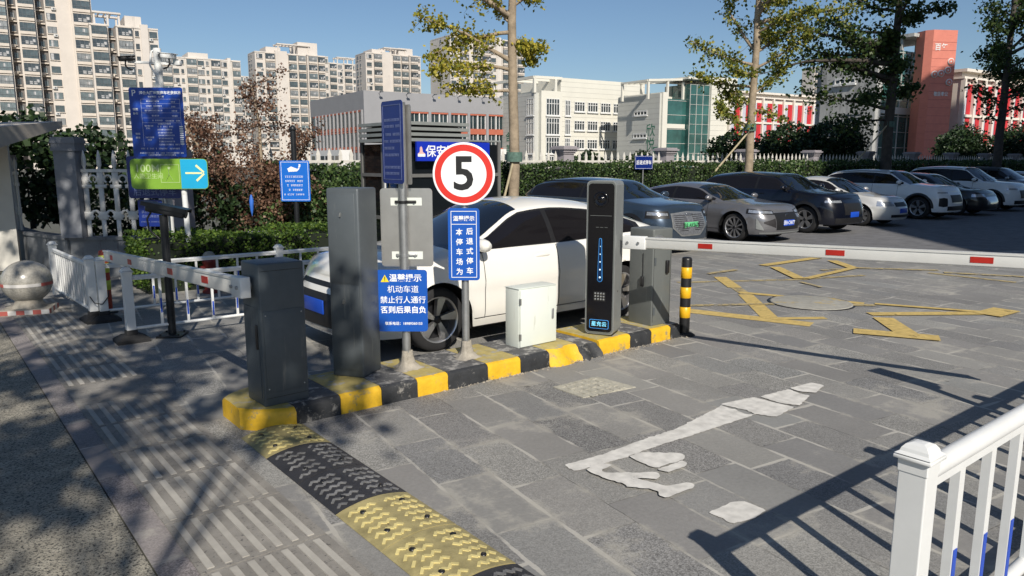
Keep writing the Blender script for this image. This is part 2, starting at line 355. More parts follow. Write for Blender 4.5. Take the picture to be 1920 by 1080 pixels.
marks('arrow_marking', [
    [(1058, 873), (1137, 851), (1200, 827), (1268, 805), (1350, 763), (1350, 760), (1375, 768), (1400, 778), (1420, 777), (1305, 815), (1230, 838), (1163, 862), (1078, 885)],
    [(1348, 759), (1412, 746), (1490, 765), (1455, 783), (1418, 778), (1398, 770)],
    [(1424, 745), (1480, 731), (1500, 740), (1518, 743), (1500, 762), (1460, 757)],
    [(1480, 730), (1520, 719), (1545, 724), (1530, 738), (1502, 736)],
    [(1178, 858), (1200, 851), (1275, 852), (1287, 858), (1282, 864), (1232, 880), (1218, 877)],
    [(1232, 884), (1280, 866), (1290, 872), (1285, 878), (1252, 889)],
    [(1100, 885), (1108, 876), (1140, 872), (1146, 877), (1128, 885), (1132, 890), (1232, 889), (1238, 896), (1232, 902), (1190, 900), (1250, 915), (1290, 908), (1303, 911), (1300, 918), (1250, 937), (1232, 933), (1236, 926), (1222, 921), (1180, 917), (1150, 905), (1120, 896)]], M_mkw)
marks('square_marking', [[(1328, 963), (1375, 941), (1400, 942), (1437, 958), (1410, 975), (1372, 983), (1352, 972)]], M_mkw)
def band(p0, p1, w=.10):
    a = Vector(gp(*p0)); c = Vector(gp(*p1)); d = (c-a).normalized(); n = Vector((-d.y, d.x))*w/2
    return [tuple(a-n), tuple(c-n), tuple(c+n), tuple(a+n)]
def bands(name, segs, m, z=.005):
    b = MB()
    for k, (p0, p1, w_) in enumerate(segs):
        P = band(p0, p1, w_*1.6); b.add([(*p, z+.0012*k) for p in P], [(0, 1, 2, 3)])
    o = b.build(name, m); tag(o, kind='structure')
bands('hatch_marking', [((1290, 583), (1522, 609), .16), ((1398, 553), (1445, 598), .13), ((1445, 598), (1548, 597), .08), ((1350, 520), (1378, 540), .13), ((1385, 549), (1620, 570), .09),
    ((1630, 590), (1885, 588), .12), ((1655, 597), (1705, 630), .15), ((1600, 622), (1762, 636), .17), ((1640, 571), (1890, 590), .07), ((1850, 592), (1888, 582), .2),
    ((1430, 499), (1535, 484), .12), ((1453, 502), (1500, 524), .12), ((1560, 490), (1600, 504), .12), ((1600, 504), (1512, 524), .08)], M_mky)
bands('faded_line_marking', [((1270, 530), (1512, 524), .08), ((1380, 540), (1400, 553), .1), ((1740, 512), (1905, 530), .08), ((1600, 480), (1760, 486), .09), ((1500, 524), (1620, 517), .07), ((1455, 571), (1640, 573), .09), ((1290, 574), (1450, 571), .07), ((1600, 503), (1760, 508), .09), ((1770, 512), (1920, 520), .1), ((1540, 508), (1600, 504), .07), ((1325, 515), (1380, 507), .08), ((1500, 530), (1540, 540), .05)], M_mkf)
M_mh = mat('manhole_concrete', (.33, .32, .28), .8, 0, .2, 10, bump=.4, bscale=70, dirt=((.45, .34, .14, 1), 3, .55))
M_mh2 = mat('manhole_pale', (.42, .40, .33), .85, 0, .25, 12, bump=.8, bscale=60, dirt=((.2, .19, .17, 1), 25, .56))
b = MB(); b.lathe([(.53, 0), (.53, .010), (.50, .013), (.48, .009), (.46, .013), (0.001, .013)], n=40); b.lathe([(.56, 0), (.56, .006), (.53, .006)], n=40, m=1)
c_ = gp(1520, 568); tag(b.build('manhole_cover', [M_mh, M_dark], loc=(*c_, .002)), 'round concrete manhole cover with worn yellow paint in the hatched bay', 'manhole cover')
b = MB(); P = [gp(1037, 727), gp(1093, 747), gp(1192, 727), gp(1120, 708)]
cx = sum(p[0] for p in P)/4; cy = sum(p[1] for p in P)/4
b.prism([(p[0]-cx, p[1]-cy) for p in P], 0, .008)
for i in range(5):
    for j in range(5):
        b.box(-.2+i*.085, -.2+i*.085+.05, -.2+j*.085, -.2+j*.085+.05, .008, .013)
tag(b.build('manhole_cover', M_mh2, loc=(cx, cy, .001)), 'square pale concrete manhole cover beside the yellow and black kerb', 'manhole cover')
b = MB(); b.rbox(-.3, .3, -.25, .25, 0, .012, .004); 
for i in range(6):
    for j in range(3): b.box(-.26+i*.09, -.26+i*.09+.06, -.2+j*.14, -.2+j*.14+.09, .012, .02, 1)
tag(b.build('drain_cover', [M_dark, M_mh2], loc=(5.35, 6.02, .002)), 'dark metal drain cover with pale studs between the kerb and the white car', 'drain cover')

# ------------------------------------------------------------------ the painted kerb island
TI = thing('traffic_island', 'raised kerb island painted in worn yellow and black blocks along the barrier lane', 'kerb island', (0, 0, 0))
bd = [1.70, 2.03, 2.41, 2.76, 3.09, 3.39, 3.81, 4.18, 4.53, 4.93, 5.19, 5.64, 5.97, 6.28, 6.44]
KR = random.Random(5)
for i in range(len(bd)-1):
    b = MB(); x0, x1 = bd[i]+.0015, bd[i+1]-.0015; n = 6; rows = []
    chip = (i == 9); 
    for k in range(n+1):
        x = x0+(x1-x0)*k/n; j = lambda a: KR.uniform(-a, a)
        yf = 5.045; yb = 5.74
        if i == 0: q = k/n; yf = 5.045-.07*q+.16*(1-q)**2.5; yb = 5.74-.16*(1-q)**2.5
        h = .15 if not chip else .125
        if i in (8, 9): yf += .03*math.sin(k*1.3+i)+.02
        prof = [(yf-.004, 0), (yf+j(.004), .06), (yf+j(.003), h-.03), (yf+.012, h-.01+j(.003)), (yf+.04, h+j(.002)), (yf+.10, h+.002), ((yf+yb)/2, h+.004), (yb-.04, h), (yb, h-.03), (yb, 0)]
        if i in (8, 9): prof = [(yf-.07-.02*math.sin(k*2), 0), (yf-.04+j(.012), .04), (yf+j(.012), .08), (yf+.02+j(.01), h-.03), (yf+.05, h-.005), (yf+.12, h+.002), ((yf+yb)/2, h+.004), (yb-.04, h), (yb, h-.03), (yb, 0)]
        rows.append([(x, p[0], p[1]) for p in prof])
    yel = (i % 2 == 0)
    if i == 9: fm, tm = 0, 1
    else: fm, tm = 0, 1
    k0 = len(rows[0])
    b.grid([r_[:5] for r_ in rows], 0, True); b.grid([r_[4:8] for r_ in rows], 1, True); b.grid([r_[7:] for r_ in rows], 0, True)
    b.add(rows[0], [tuple(range(k0))], 0); b.add(rows[-1], [tuple(range(k0-1, -1, -1))], 0)
    o = b.build('kerb_block', [M_kyel, M_ktopy] if yel else [M_kblack, M_ktopb], TI, recalc=False)
# broken mortar along the foot of the kerb
b = MB()
for k in range(420):
    x = KR.uniform(3.3, 6.5); y = 5.035-abs(KR.gauss(0, .035))*(1.0 if x > 4.4 else .5); s_ = KR.uniform(.006, .02)
    p = [(x+KR.uniform(-s_, s_), y+KR.uniform(-s_, s_), KR.uniform(.001, .004)) for _ in range(3)]+[(x, y, KR.uniform(.006, .018))]
    b.add(p, [(0, 1, 3), (1, 2, 3), (2, 0, 3)])
tag(b.build('mortar_rubble', mat('rubble', (.36, .32, .26), .95, 0, .3, 20), recalc=True), 'crumbled mortar scattered along the foot of the yellow and black kerb', 'rubble', kind='stuff')

# ------------------------------------------------------------------ rubber speed bump
SBp = thing('speed_bump', 'black and yellow rubber speed bump with zigzag treads across the lane mouth', 'speed bump', (1.865, 0, 0))
M_by = mat('bump_yellow', (.33, .28, .13), .6, 0, .3, 9, bump=.2, bscale=90, dirt=((.16, .12, .06, 1), 7, .6)); M_by2 = mat('bump_yellow_ridge', (.60, .51, .22), .6, 0, .2, 9, dirt=((.30, .25, .12, 1), 12, .6))
M_bk = mat('bump_black', (.030, .030, .033), .55, 0, .3, 9, bump=.3, bscale=90); M_bk2 = mat('bump_black_ridge', (.16, .16, .16), .55, 0, .5, 12)
def bz(x): return .038*math.cos(max(-1, min(1, x/.225))*math.pi/2)**.8+.004
segs = [(5.02, 4.555, 1), (4.555, 4.06, 0), (4.055, 3.555, 0), (3.555, 3.055, 1), (3.05, 2.555, 1), (2.55, 2.06, 0), (2.055, 1.56, 0), (1.555, 1.06, 1), (1.055, .56, 0)]
for (ya, yb_, yel) in segs:
    b = MB(); b.grid([[(-.225+.45*i/14, y_, bz(-.225+.45*i/14)) for i in range(15)] for y_ in (ya-.003, ya-.01, (ya+yb_)/2, yb_+.01, yb_+.003)], 0)
    for y_ in (ya-.003, yb_+.003):
        pr = [(-.225+.45*i/14, y_, bz(-.225+.45*i/14)) for i in range(15)]; b.add(pr+[(.225, y_, 0), (-.225, y_, 0)], [tuple(range(17))], 0)
    rb = b; nr = int((ya-yb_)/.074)
    for side in (-1, 1):
        for k in range(nr):
            y_ = yb_+.035+k*.074; xs = [.03+.0265*i for i in range(7)]
            for a in range(6):
                if KR.random() < (.03 if yel else .12): continue
                xa, xb = side*xs[a], side*xs[a+1]; za, zb = bz(xa)+.001, bz(xb)+.001; oy = (.030 if a % 2 else -.0); ob = (-.0 if a % 2 else .030)
                if y_+max(oy, ob) > ya-.01: continue
                rb.bar((xa, y_+oy, za), (xb, y_+ob, zb), .017, .009, 1)
    for (bx, by) in ((-.12, .12), (.12, .12), (-.12, .38), (.12, .38)):
        rb.lathe([(.017, bz(bx)-.002), (.016, bz(bx)+.007), (.001, bz(bx)+.0075)], (bx, yb_+by*(ya-yb_)/.5, 0), 10, 2)
    rb.build('tread_segment', [M_by, M_by2, M_dark] if yel else [M_bk, M_bk2, M_dark], SBp)

# ------------------------------------------------------------------ barrier cabinets and arms
def cabinet_body(x0, x1, y0, y1, z0, z1, m, name, parent):
    b = MB(); b.rbox(x0, x1, y0, y1, z0, z1, .012, 0, 3); return b.build(name, m, parent)
G1 = thing('barrier_gate', 'dark charcoal barrier cabinet on the shaded yellow kerb end with its arm reaching away', 'barrier gate', (1.86, 5.12, .15), rad(2))
cabinet_body(0, .34, 0, .31, 0, 1.04, M_cab, 'housing', G1)
b = MB(); b.rbox(.02, .32, -.004, 0, .10, .70, .003); b.box(-.004, 0, .04, .27, .06, .72); b.build('door', M_cab, G1)
b = MB(); b.rbox(-.016, -.002, .05, .08, .42, .60, .004); b.build('handle', M_dark, G1)
b = MB(); b.tube((0, .17, .87), (-.07, .17, .87), .045, n=20); b.build('arm_hub', M_steel, G1)
b = MB()
for z_ in (.06, .985): b.box(.012, .328, -.0015, .001, z_, z_+.003)
b.build('housing_seam', M_dark, G1)
b = MB()
for z_ in (.13, .67):
    for x_ in (.035, .305): b.lathe([(.006, -.006), (.005, -.0075), (.001, -.008)], (x_, 0, z_), 8, 0, 'y')
b.build('door_screws', M_steel, G1)
def arm(gate, p0, p1, h, th, patches, holder=.22):
    d = Vector(p1)-Vector(p0); Ln = d.length; dn = d.normalized()
    sdv = dn.cross(Vector((0, 0, 1))).normalized(); up = sdv.cross(dn).normalized()
    G = (Matrix.Translation(gate.location) @ Matrix.Rotation(gate.rotation_euler.z, 4, 'Z')).inverted()
    M = G @ Matrix.Translation(p0) @ Matrix((dn, sdv, up)).transposed().to_4x4()
    def part(nm, mb, m, par): mb.xform(M); return mb.build(nm, m, par)
    b = MB(); b.rbox(0, Ln, -th/2, th/2, -h/2, h/2, .012, 0, 3); b.box(.0, Ln, -th/2-.006, th/2+.006, h/2-.012, h/2+.004); A = part('barrier_arm', b, M_alu, gate)
    b = MB(); b.rbox(-.09, holder-.09, -th/2-.012, th/2+.012, -h/2-.012, h/2+.012, .006); part('clamp', b, M_white, A)
    for q in (-.03, .09):
        b = MB()
        for s_ in (-1, 1): b.tube((q, s_*(th/2+.01), .0), (q, s_*(th/2+.026), .0), .013, n=8)
        part('bolt', b, M_steel, A)
    for (q, w_) in patches:
        b = MB()
        for s_ in (-1, 1): b.box(q-w_/2, q+w_/2, min(s_*(th/2+.001), s_*(th/2+.0035)), max(s_*(th/2+.001), s_*(th/2+.0035)), -h*.22, h*.22)
        part('red_reflector', b, M_red, A)
    return A
arm(G1, (1.79, 5.27, 1.02), (1.79, 9.9, .79), .125, .05, [(.75, .16), (1.75, .16), (3.3, .16), (4.2, .12)], .2)
G3 = thing('barrier_gate', 'mid grey barrier cabinet beside the striped bollard with a long arm across the lane', 'barrier gate', (6.08, 5.15, .15))
b = MB(); b.rbox(0, .31, 0, .33, 0, .90, .010, 0, 3); b.rbox(-.004, .314, -.004, .334, .90, 1.045, .02, 0, 3); b.build('housing', M_cab3, G3)
b = MB(); b.rbox(.20, .245, -.03, -.002, .56, .70, .008); b.build('handle', M_dark, G3)
b = MB(); b.rbox(-.03, -.002, .11, .15, .42, .53, .008); b.tube((-.006, .13, .53), (-.006, .13, .78), .003, n=6); b.build('handle', M_dark, G3)
b = MB(); b.tube((.05, 0, .93), (.05, -.06, .93), .05, n=20); b.build('arm_hub', M_steel, G3)
b = MB(); b.box(.018, .292, -.0016, .001, .845, .849); b.box(.018, .021, -.0016, .001, .04, .845); b.box(.289, .292, -.0016, .001, .04, .845); b.build('door_seam', M_dark, G3)
b = MB(); b.box(.02, .05, -.006, 0, .12, .20); b.box(.02, .05, -.006, 0, .66, .74); b.build('hinges', M_cab2, G3)
arm(G3, (5.60, 5.02, 1.10), (6.58, .92, 1.19), .105, .045, [(.78, .14), (1.93, .15), (2.98, .15), (3.7, .15)], .25)
G2 = thing('display_cabinet', 'tall dark grey cabinet with two locked doors standing behind the shaded barrier cabinet', 'cabinet', (2.76, 5.33, .15), rad(33))
b = MB(); b.rbox(0, .30, 0, .29, 0, 1.54, .018, 0, 3); b.build('housing', M_cab2, G2)
b = MB(); b.rbox(-.004, 0, .035, .265, .78, 1.50, .003); b.build('upper_door', M_cab2, G2)
b = MB(); b.rbox(-.004, 0, .02, .265, .06, .765, .003); b.build('lower_door', M_cab2, G2)
b = MB()
for z_ in (.63, 1.33): b.obox((-.009, .16, z_), (.006, 0, 0), (0, .006, .002), (0, -.004, .016))
b.build('lock_keys', M_stain, G2)
# white utility box
UB = thing('utility_box', 'small white steel utility box on the kerb beside the speed sign post', 'utility box', (4.37, 5.28, .15), rad(1))
b = MB(); b.rbox(0, .47, .02, .22, 0, .565, .006); b.build('housing', M_whitebox, UB)
b = MB(); b.rbox(.004, .466, 0, .018, .01, .558, .005); b.build('door', M_whitebox, UB)
b = MB(); b.box(-.003, .012, -.004, .012, .08, .14); b.box(-.003, .012, -.004, .012, .42, .48); b.build('hinges', M_steel, UB)
b = MB(); b.tube((.15, .23, .02), (.15, .27, -.0), .012, n=8); b.rbox(-.006, .476, .014, .226, .565, .572, .003); b.build('lid', M_whitebox, UB)
b = MB(); b.rbox(.40, .425, -.006, -.0005, .24, .34, .006); b.build('latch', M_steel, UB)

# camera terminal
MT = thing('parking_terminal', 'black and silver parking camera terminal with keypad and blue light slot', 'parking terminal', (5.345, 5.205, .15), math.atan2(-.887, .46))
M_glassblk = mat('black_glass', (.004, .004, .006), .12, 0, 0, 5, spec=.5)
M_silver = mat('silver_paint', (.30, .315, .31), .35, .35, .06, 6)
b = MB(); b.prism(rrect(.30, 1.545, .045, 0, .7875), 0, .27, plane='xz'); b.rbox(-.13, .13, .03, .24, -.0, .03, .004, 1)
b.build('housing', [M_silver, M_dark], MT)
b = MB(); b.prism(rrect(.262, 1.49, .035, 0, .7875), -.006, .0, plane='xz'); o = b.build('front_panel', M_glassblk, MT)
b = MB(); b.prism(rrect(.285, 1.53, .045, 0, .7875), -.003, .0005, plane='xz'); b.build('bezel', M_cab3, MT)
b = MB(); b.lathe([(.075, -.009), (.075, -.016), (.060, -.018), (.045, -.008), (.03, -.010), (.022, -.02), (.012, -.026), (0.001, -.026)], (0, 0, 1.38), 32, 0, 'y'); b.build('camera_lens', M_glassblk, MT)
b = MB(); b.lathe([(.052, -.0095), (.056, -.012), (.06, -.0095)], (0, 0, 1.38), 32, 0, 'y'); b.build('lens_ring', M_cab2, MT)
b = MB(); b.box(-.11, .11, -.0075, -.006, 1.215, 1.219)
for k in range(3): b.box(-.05+k*.045, -.02+k*.045, -.0075, -.006, 1.10, 1.104)
b.build('trim_line', M_cab3, MT)
M_ledb = mat('blue_led', (.05, .25, .6), .4, 0, 0, 5, emit=((.05, .35, .9, 1), .35)); M_ledw = mat('white_led', (.7, .85, .95), .4, 0, 0, 5, emit=((.6, .85, 1, 1), .8))
b = MB(); z0, z1 = .58, .98
def taper(w0, w1, za, zb, n=8):
    pts = [(w0*math.cos(math.pi+math.pi*i/n), za+w0*math.sin(math.pi+math.pi*i/n)) for i in range(n+1)]
    pts += [(w1*math.cos(math.pi*i/n), zb+w1*math.sin(math.pi*i/n)) for i in range(n+1)]; return pts
b.prism(taper(.026, .014, z0, z1), -.008, -.006, plane='xz'); b.build('light_slot_outline', M_ledb, MT)
b = MB(); b.prism(taper(.0225, .0105, z0, z1), -.0095, -.0085, plane='xz'); b.build('light_slot', mat('slot_navy', (.004, .02, .07), .2, 0, 0, 3), MT)
for k in range(5):
    b = MB(); b.lathe([(.004+.0012*(4-k), 0), (.003, -.002), (0.0005, -.003)], (0, -.0095, .60+k*.078), 10, 0, 'y'); b.build('indicator_light', M_ledw, MT)
b = MB(); b.prism(rrect(.125, .10, .01, 0, .405), -.0075, -.006, plane='xz'); kp = b.build('keypad', M_dark, MT)
for i in range(4):
    for j in range(3):
        b = MB(); b.rbox(-.0525+i*.029, -.0345+i*.029, -.014, -.0075, .368+j*.029, .386+j*.029, .003); b.build('key', M_steel, kp)
b = MB(); b.prism(rrect(.20, .092, .014, 0, .12), -.0075, -.006, plane='xz'); b.build('name_panel_edge', M_ledb, MT)
b = MB(); b.prism(rrect(.192, .084, .012, 0, .12), -.009, -.008, plane='xz'); npn = b.build('name_panel', M_glassblk, MT)
b = MB(); text(b, '星充云', .052, 0, -.0095, .12, bold=.01, space=1.1); b.build('lettering', mat('lit_letters', (.2, .6, .8), .4, 0, 0, 3, emit=((.15, .55, .8, 1), .5)), MT)
b = MB(); b.tube((.151, .12, .45), (.153, .12, .45), .008, n=10); b.build('key_lock', M_dark, MT)

# bollards
def bollard(loc, label, bands_, r_, h_, rm, base=True, name='bollard'):
    B = thing(name, label, 'bollard', loc)
    b = MB(); b.lathe([(r_, 0), (r_, h_-.03), (r_*.9, h_-.008), (r_*.6, h_), (.001, h_+.002)], n=20); b.build('post', rm, B)
    for (za, zb, m) in bands_:
        b = MB(); b.lathe([(r_, za), (r_+.003, za+.002), (r_+.003, zb-.002), (r_, zb)], n=20); b.build('reflective_band', m, B)
    b = MB(); b.lathe([(r_*2.1, 0), (r_*2.1, .006), (r_*1.5, .03), (r_, .034)], n=24); b.build('base', M_rubber, B)
    return B
bollard((6.56, 5.08, 0), 'black steel bollard with three yellow bands at the end of the kerb', [(.20, .32, M_yel), (.42, .54, M_yel), (.64, .76, M_yel)], .057, .87, M_dark)
M_or = mat('orange_red_plastic', (.35, .045, .02), .5, 0, .2, 6); M_lime = mat('lime_reflective', (.52, .58, .06), .4, 0, .1, 6)
bollard((1.86, 10.45, 0), 'red plastic post with lime bands standing behind the left railings', [(.30, .42, M_lime), (.52, .64, M_lime), (.70, .74, M_lime)], .055, .80, M_or, name='delineator_post')
# ------------------------------------------------------------------ signs
RZ = -math.atan2(HEAD[0], HEAD[1])
def plate(w_, h_, r_, y, cx, cz, m, t=.006): b = MB(); b.prism(rrect(w_, h_, r_, cx, cz), y, y+t, plane='xz'); return b
def pole(parent, x, y, z1, r_, m, z0=0, n=16):
    b = MB(); b.tube((x, y, z0), (x, y, z1), r_, n=n); return b.build('pole', m, parent)
def footing(parent, r_):
    b = MB(); n = 20
    b.lathe([(r_*1.15, .16), (r_*1.35, .10), (r_*1.7, .05), (r_*2.6, .012), (r_*3.6, .003), (r_*3.9, 0)], n=n)
    for i, v in enumerate(b.v):
        a = math.atan2(v[1], v[0]); k = 1+.18*math.sin(3*a+1)+.1*math.sin(7*a); b.v[i] = (v[0]*k, v[1]*k, v[2])
    return b.build('cement_footing', M_conc, parent)
S1 = thing('notice_post', 'galvanised post with a dark blue top board, bare steel plate and blue pedestrian warning notice', 'sign post', (3.20, 5.39, .15), RZ)
pole(S1, 0, 0, 2.22, .036, M_steel); footing(S1, .036)
b = plate(.435, .655, .03, .045, .02, 1.20, 0); o = b.build('steel_plate', M_stain, S1)
b = MB()
for z_ in (1.42, .97): b.box(-.11, .15, .0425, .0445, z_-.035, z_+.03)
b.build('backing_strip', [M_whitebox], o)
b = MB()
for z_, m in ((1.415, 0), (.97, 1)):
    b.rbox(-.075, .105, .030, .043, z_-.010, z_+.012, .004, m); b.tube((0, 0, z_-.012), (0, 0, z_+.012), .040, n=18, m=m)
    for x_ in (-.058, .088): b.tube((x_, .032, z_), (x_, .022, z_), .010, n=8, m=m)
b.build('clamp', [M_dark, M_steel], S1)
# blue notice
b = plate(.425, .525, .028, -.052, -.02, .595, 0); nb = b.build('notice_board', M_blue, S1)
b = MB(); Yt = -.0535
text(b, '温馨提示', .068, .012, Yt, .785, bold=.018); text(b, '机动车道', .066, -.01, Yt, .69, bold=.002)
text(b, '禁止行人通行', .064, -.012, Yt, .60, bold=.010); text(b, '否则后果自负', .064, -.01, Yt, .515, bold=.02)
text(b, '联系电话：18989360153', .030, -.01, Yt, .400, bold=.015, sx=1.0); b.build('lettering', M_ltr, nb)
M_wy = mat('warning_yellow', (.75, .60, .03), .4, 0, .03, 4)
b = MB(); b.prism([(-.195, .755), (-.125, .755), (-.16, .817)], Yt-.001, Yt, plane='xz'); b.build('warning_triangle', M_wy, nb)
b = MB(); b.box(-.163, -.157, Yt-.0025, Yt-.0015, .774, .80); b.box(-.163, -.157, Yt-.0025, Yt-.0015, .763, .769); b.build('exclamation_mark', M_dark, nb)
# tall board turned towards the other lane
A_ = math.atan2(-1, 0)-RZ
def turned(mb, M=Matrix.Rotation(A_, 4, 'Z')): mb.xform(M); return mb
b = plate(.335, .665, .03, -.05, -.065, 1.90, 0); o2 = turned(b).build('tall_board', M_navy, S1)
b = MB(); frame_xz(b, .285, .60, .0035, -.051, -.065, 1.90)
turned(b).build('border_line', M_ltr_dim, o2)
b = MB()
for k, z_ in enumerate((2.08, 2.03, 1.965, 1.91, 1.855, 1.80, 1.70, 1.65)): dashes(b, -.19, (.05, .05, .055, .055, -.05, .03, .05, .04)[k], z_, .022, -.0505, seed=k)
turned(b).build('lettering', M_ltr_dim, o2)
b = plate(.30, .64, .02, .036, -.065, 1.88, 0); turned(b).build('tall_board_back', M_stain, S1)
# speed sign
S2 = thing('speed_sign_post', 'galvanised post with a round 5 speed limit sign above a narrow blue parking notice', 'sign post', (3.80, 5.36, .15), RZ)
pole(S2, 0, 0, 1.86, .033, M_steel); footing(S2, .034)
b = MB(); b.lathe([(.001, -.044), (.262, -.044), (.268, -.048), (.268, -.052), (.262, -.054), (.001, -.054)], (0, 0, 1.64), 56, 0, 'y', False); ds = b.build('speed_disc', M_ltr, S2)
b = MB(); b.lathe([(.250, -.0545), (.250, -.056), (.196, -.056), (.196, -.0545)], (0, 0, 1.64), 64, 0, 'y', False); b.build('red_ring', mat('sign_red', (.62, .028, .018), .4, 0, .04, 5), ds)
b = MB(); text(b, '5', .40, 0.0, -.0565, 1.632, bold=.018); b.build('lettering', M_dark, ds)
b = plate(.275, .635, .028, -.052, -.005, 1.03, 0); tb = b.build('notice_board', M_blue, S2)
b = MB(); frame_xz(b, .225, .585, .005, -.053, -.005, 1.03); b.box(-.1155, .1075, -.055, -.053, 1.205, 1.210); b.build('border_line', M_ltr, tb)
b = MB(); text(b, '温馨提示', .047, -.004, -.0545, 1.255, bold=.02)
for k, c in enumerate('本停车场为'): text(b, c, .062, -.045, -.0545, 1.135-.087*k, bold=.018)
for k, c in enumerate('后退式停车'): text(b, c, .062, .045, -.0545, 1.142-.087*k, bold=.018)
b.build('lettering', M_ltr, tb)
b = MB()
for z_ in (1.50, 1.20, .86): b.tube((0, 0, z_-.012), (0, 0, z_+.012), .037, n=16); b.box(-.06, .06, -.046, -.034, z_-.012, z_+.012)
b.build('clamp', M_steel, S2)

# tariff sign post (left)
S3 = thing('tariff_sign_post', 'tall white post carrying a big blue parking tariff board and two cameras', 'sign post', (3.10, 12.25, .0), RZ)
pole(S3, .02, .05, 3.55, .055, M_white)
b = plate(.80, 1.02, .03, -.02, -.02, 2.47, 0); tb = b.build('tariff_board', mat('tariff_blue', (.008, .055, .36), .4, 0, .1, 2, dirt=((.05, .12, .42, 1), 2.2, .58)), S3)
b = MB(); Yt = -.021
text(b, 'P', .13, -.35, Yt, 2.895, bold=.0); text(b, '鸿合大厦地面停车收费标准', .052, .045, Yt, 2.90, bold=.02); text(b, '停放地点：1271号', .030, -.02, Yt, 2.845, bold=.01)
text(b, '收费', .040, -.34, Yt, 2.66, bold=.01); text(b, '停车', .040, -.34, Yt, 2.60, bold=.01); text(b, '特殊', .036, -.33, Yt, 2.30, bold=.0); text(b, '停车', .036, -.33, Yt, 2.245, bold=.0)
for k, (x0, x1, z_) in enumerate([(-.17, .02, 2.78), (.20, .26, 2.77), (-.2, .05, 2.71), (.2, .26, 2.70), (-.2, .06, 2.645), (.2, .27, 2.64), (-.1, .0, 2.57), (.2, .28, 2.565), (-.12, .05, 2.50), (.1, .30, 2.495),
        (-.22, -.10, 2.42), (-.20, -.15, 2.385), (-.22, -.10, 2.25), (-.19, -.14, 2.215), (-.02, .16, 2.45), (-.03, .2, 2.41), (-.03, .2, 2.365), (-.03, .22, 2.32), (-.02, .22, 2.28), (-.02, .2, 2.235), (-.02, .22, 2.19), (-.02, .3, 2.145), (-.3, .08, 2.085), (.11, .3, 2.085), (-.32, .33, 2.02), (-.22, .22, 1.99)]):
    dashes(b, x0, x1, z_, .021, Yt, seed=k)
for k in range(9): b.box(.30, .355, Yt-.001, Yt, 2.40-k*.032, 2.418-k*.032)
for z_ in (2.81, 2.745, 2.68, 2.61, 2.535, 2.465): b.box(-.25, .33, Yt-.0012, Yt, z_, z_+.002)
for x_ in (-.25, .33): b.box(x_, x_+.002, Yt-.0013, Yt, 2.12, 2.81)
b.build('lettering', M_ltr, tb)
b = MB(); b.bar((-.42, .05, 3.36), (.34, .05, 3.32), .035, .035); b.path([(.02, .05, 3.55), (-.06, .03, 3.5), (-.08, .0, 3.30), (0, 0, 3.16), (.06, .05, 3.08)], .014); b.build('cross_bar', M_white, S3)
def cctv(parent, x, z, body_m, name='camera', s=1.0, yaw=0):
    b = MB(); b.rbox(-.03*s, .24*s, -.045*s, .045*s, -.04*s, .035*s, .01); b.rbox(-.07*s, .26*s, -.055*s, .055*s, .036*s, .05*s, .005)
    b.tube((-.03*s, 0, -.003), (-.06*s, 0, -.003), .033*s, n=14, m=1); b.path([(.12*s, 0, -.04*s), (.14*s, 0, -.12*s), (.10*s, 0, -.19*s), (.02*s, 0, -.22*s)], .014*s, 8, 1)
    M = Matrix.Translation((x, 0, z)) @ Matrix.Rotation(yaw, 4, 'Z') @ Matrix.Rotation(rad(6), 4, 'Y'); b.xform(M); return b.build(name, [body_m, M_dark], parent)
cctv(S3, -.34, 3.40, M_dark, s=.75, yaw=rad(200)); cctv(S3, .12, 3.44, M_white, s=.85, yaw=rad(-10))
b = MB(); b.rbox(.28, .36, .0, .1, 3.30, 3.37, .01); b.build('junction_box', M_white, S3)
# green and blue direction sign + two dark blue boards behind it
S4 = thing('direction_sign', 'green and light blue direction sign reading 100M with a yellow edged arrow', 'sign', (3.04, 11.69, 0), RZ+rad(3))
b = MB(); g_ = rrect(1.10, .435, .06, 0, 1.715); b.prism(g_, -.012, 0, plane='xz'); sb = b.build('board', mat('sign_green', (.19, .36, .035), .4, 0, .1, 3), S4)
b = MB(); P = [p for p in rrect(1.085, .42, .055, 0, 1.715) if p[0] > .2]; P = sorted([p for p in P if p[1] < 1.715], key=lambda p: p[0])+sorted([p for p in P if p[1] >= 1.715], key=lambda p: -p[0])
b.prism([(.165, 1.505)]+P+[(.165, 1.925)], -.0145, -.0125, plane='xz'); b.build('blue_field', mat('sign_cyan', (.01, .36, .62), .4, 0, .05, 3), S4 and sb)
M_faint = mat('faint_green_print', (.46, .60, .28), .5, 0, .1, 4); M_arrow = mat('arrow_cream', (.78, .80, .42), .4, 0, .05, 4)
b = MB(); text(b, '100M', .155, -.31, -.0135, 1.79, bold=.01); text(b, '人能卫生间', .085, -.30, -.0135, 1.68, bold=0); frame_xz(b, .27, .26, .006, -.013, .01, 1.72)
b.tube((.0, -.013, 1.80), (.0, -.014, 1.80), .02, n=12); b.bar((-.0, -.0135, 1.78), (-.0, -.0135, 1.70), .05, .001); b.bar((0, -.0135, 1.71), (-.05, -.0135, 1.62), .02, .001); b.bar((0, -.0135, 1.71), (.05, -.0135, 1.62), .02, .001)
b.build('lettering', M_faint, sb)
b = MB(); b.box(.23, .47, -.0175, -.0155, 1.715, 1.740)
for s_ in (-1, 1): b.prism([(.49, 1.7275+s_*-.002), (.505, 1.7275+s_*.02), (.395, 1.7275+s_*.125), (.375, 1.7275+s_*.10)], -.018, -.0158, plane='xz')
b.build('arrow', M_arrow, sb)
b = MB(); b.tube((.19, .06, 0), (.16, .06, 1.9), .04, n=14); b.build('pole', M_white, S4)
S5 = thing('parking_sign', 'dark blue back-in parking board half hidden behind the green direction sign', 'sign', (3.0, 12.05, 0), RZ)
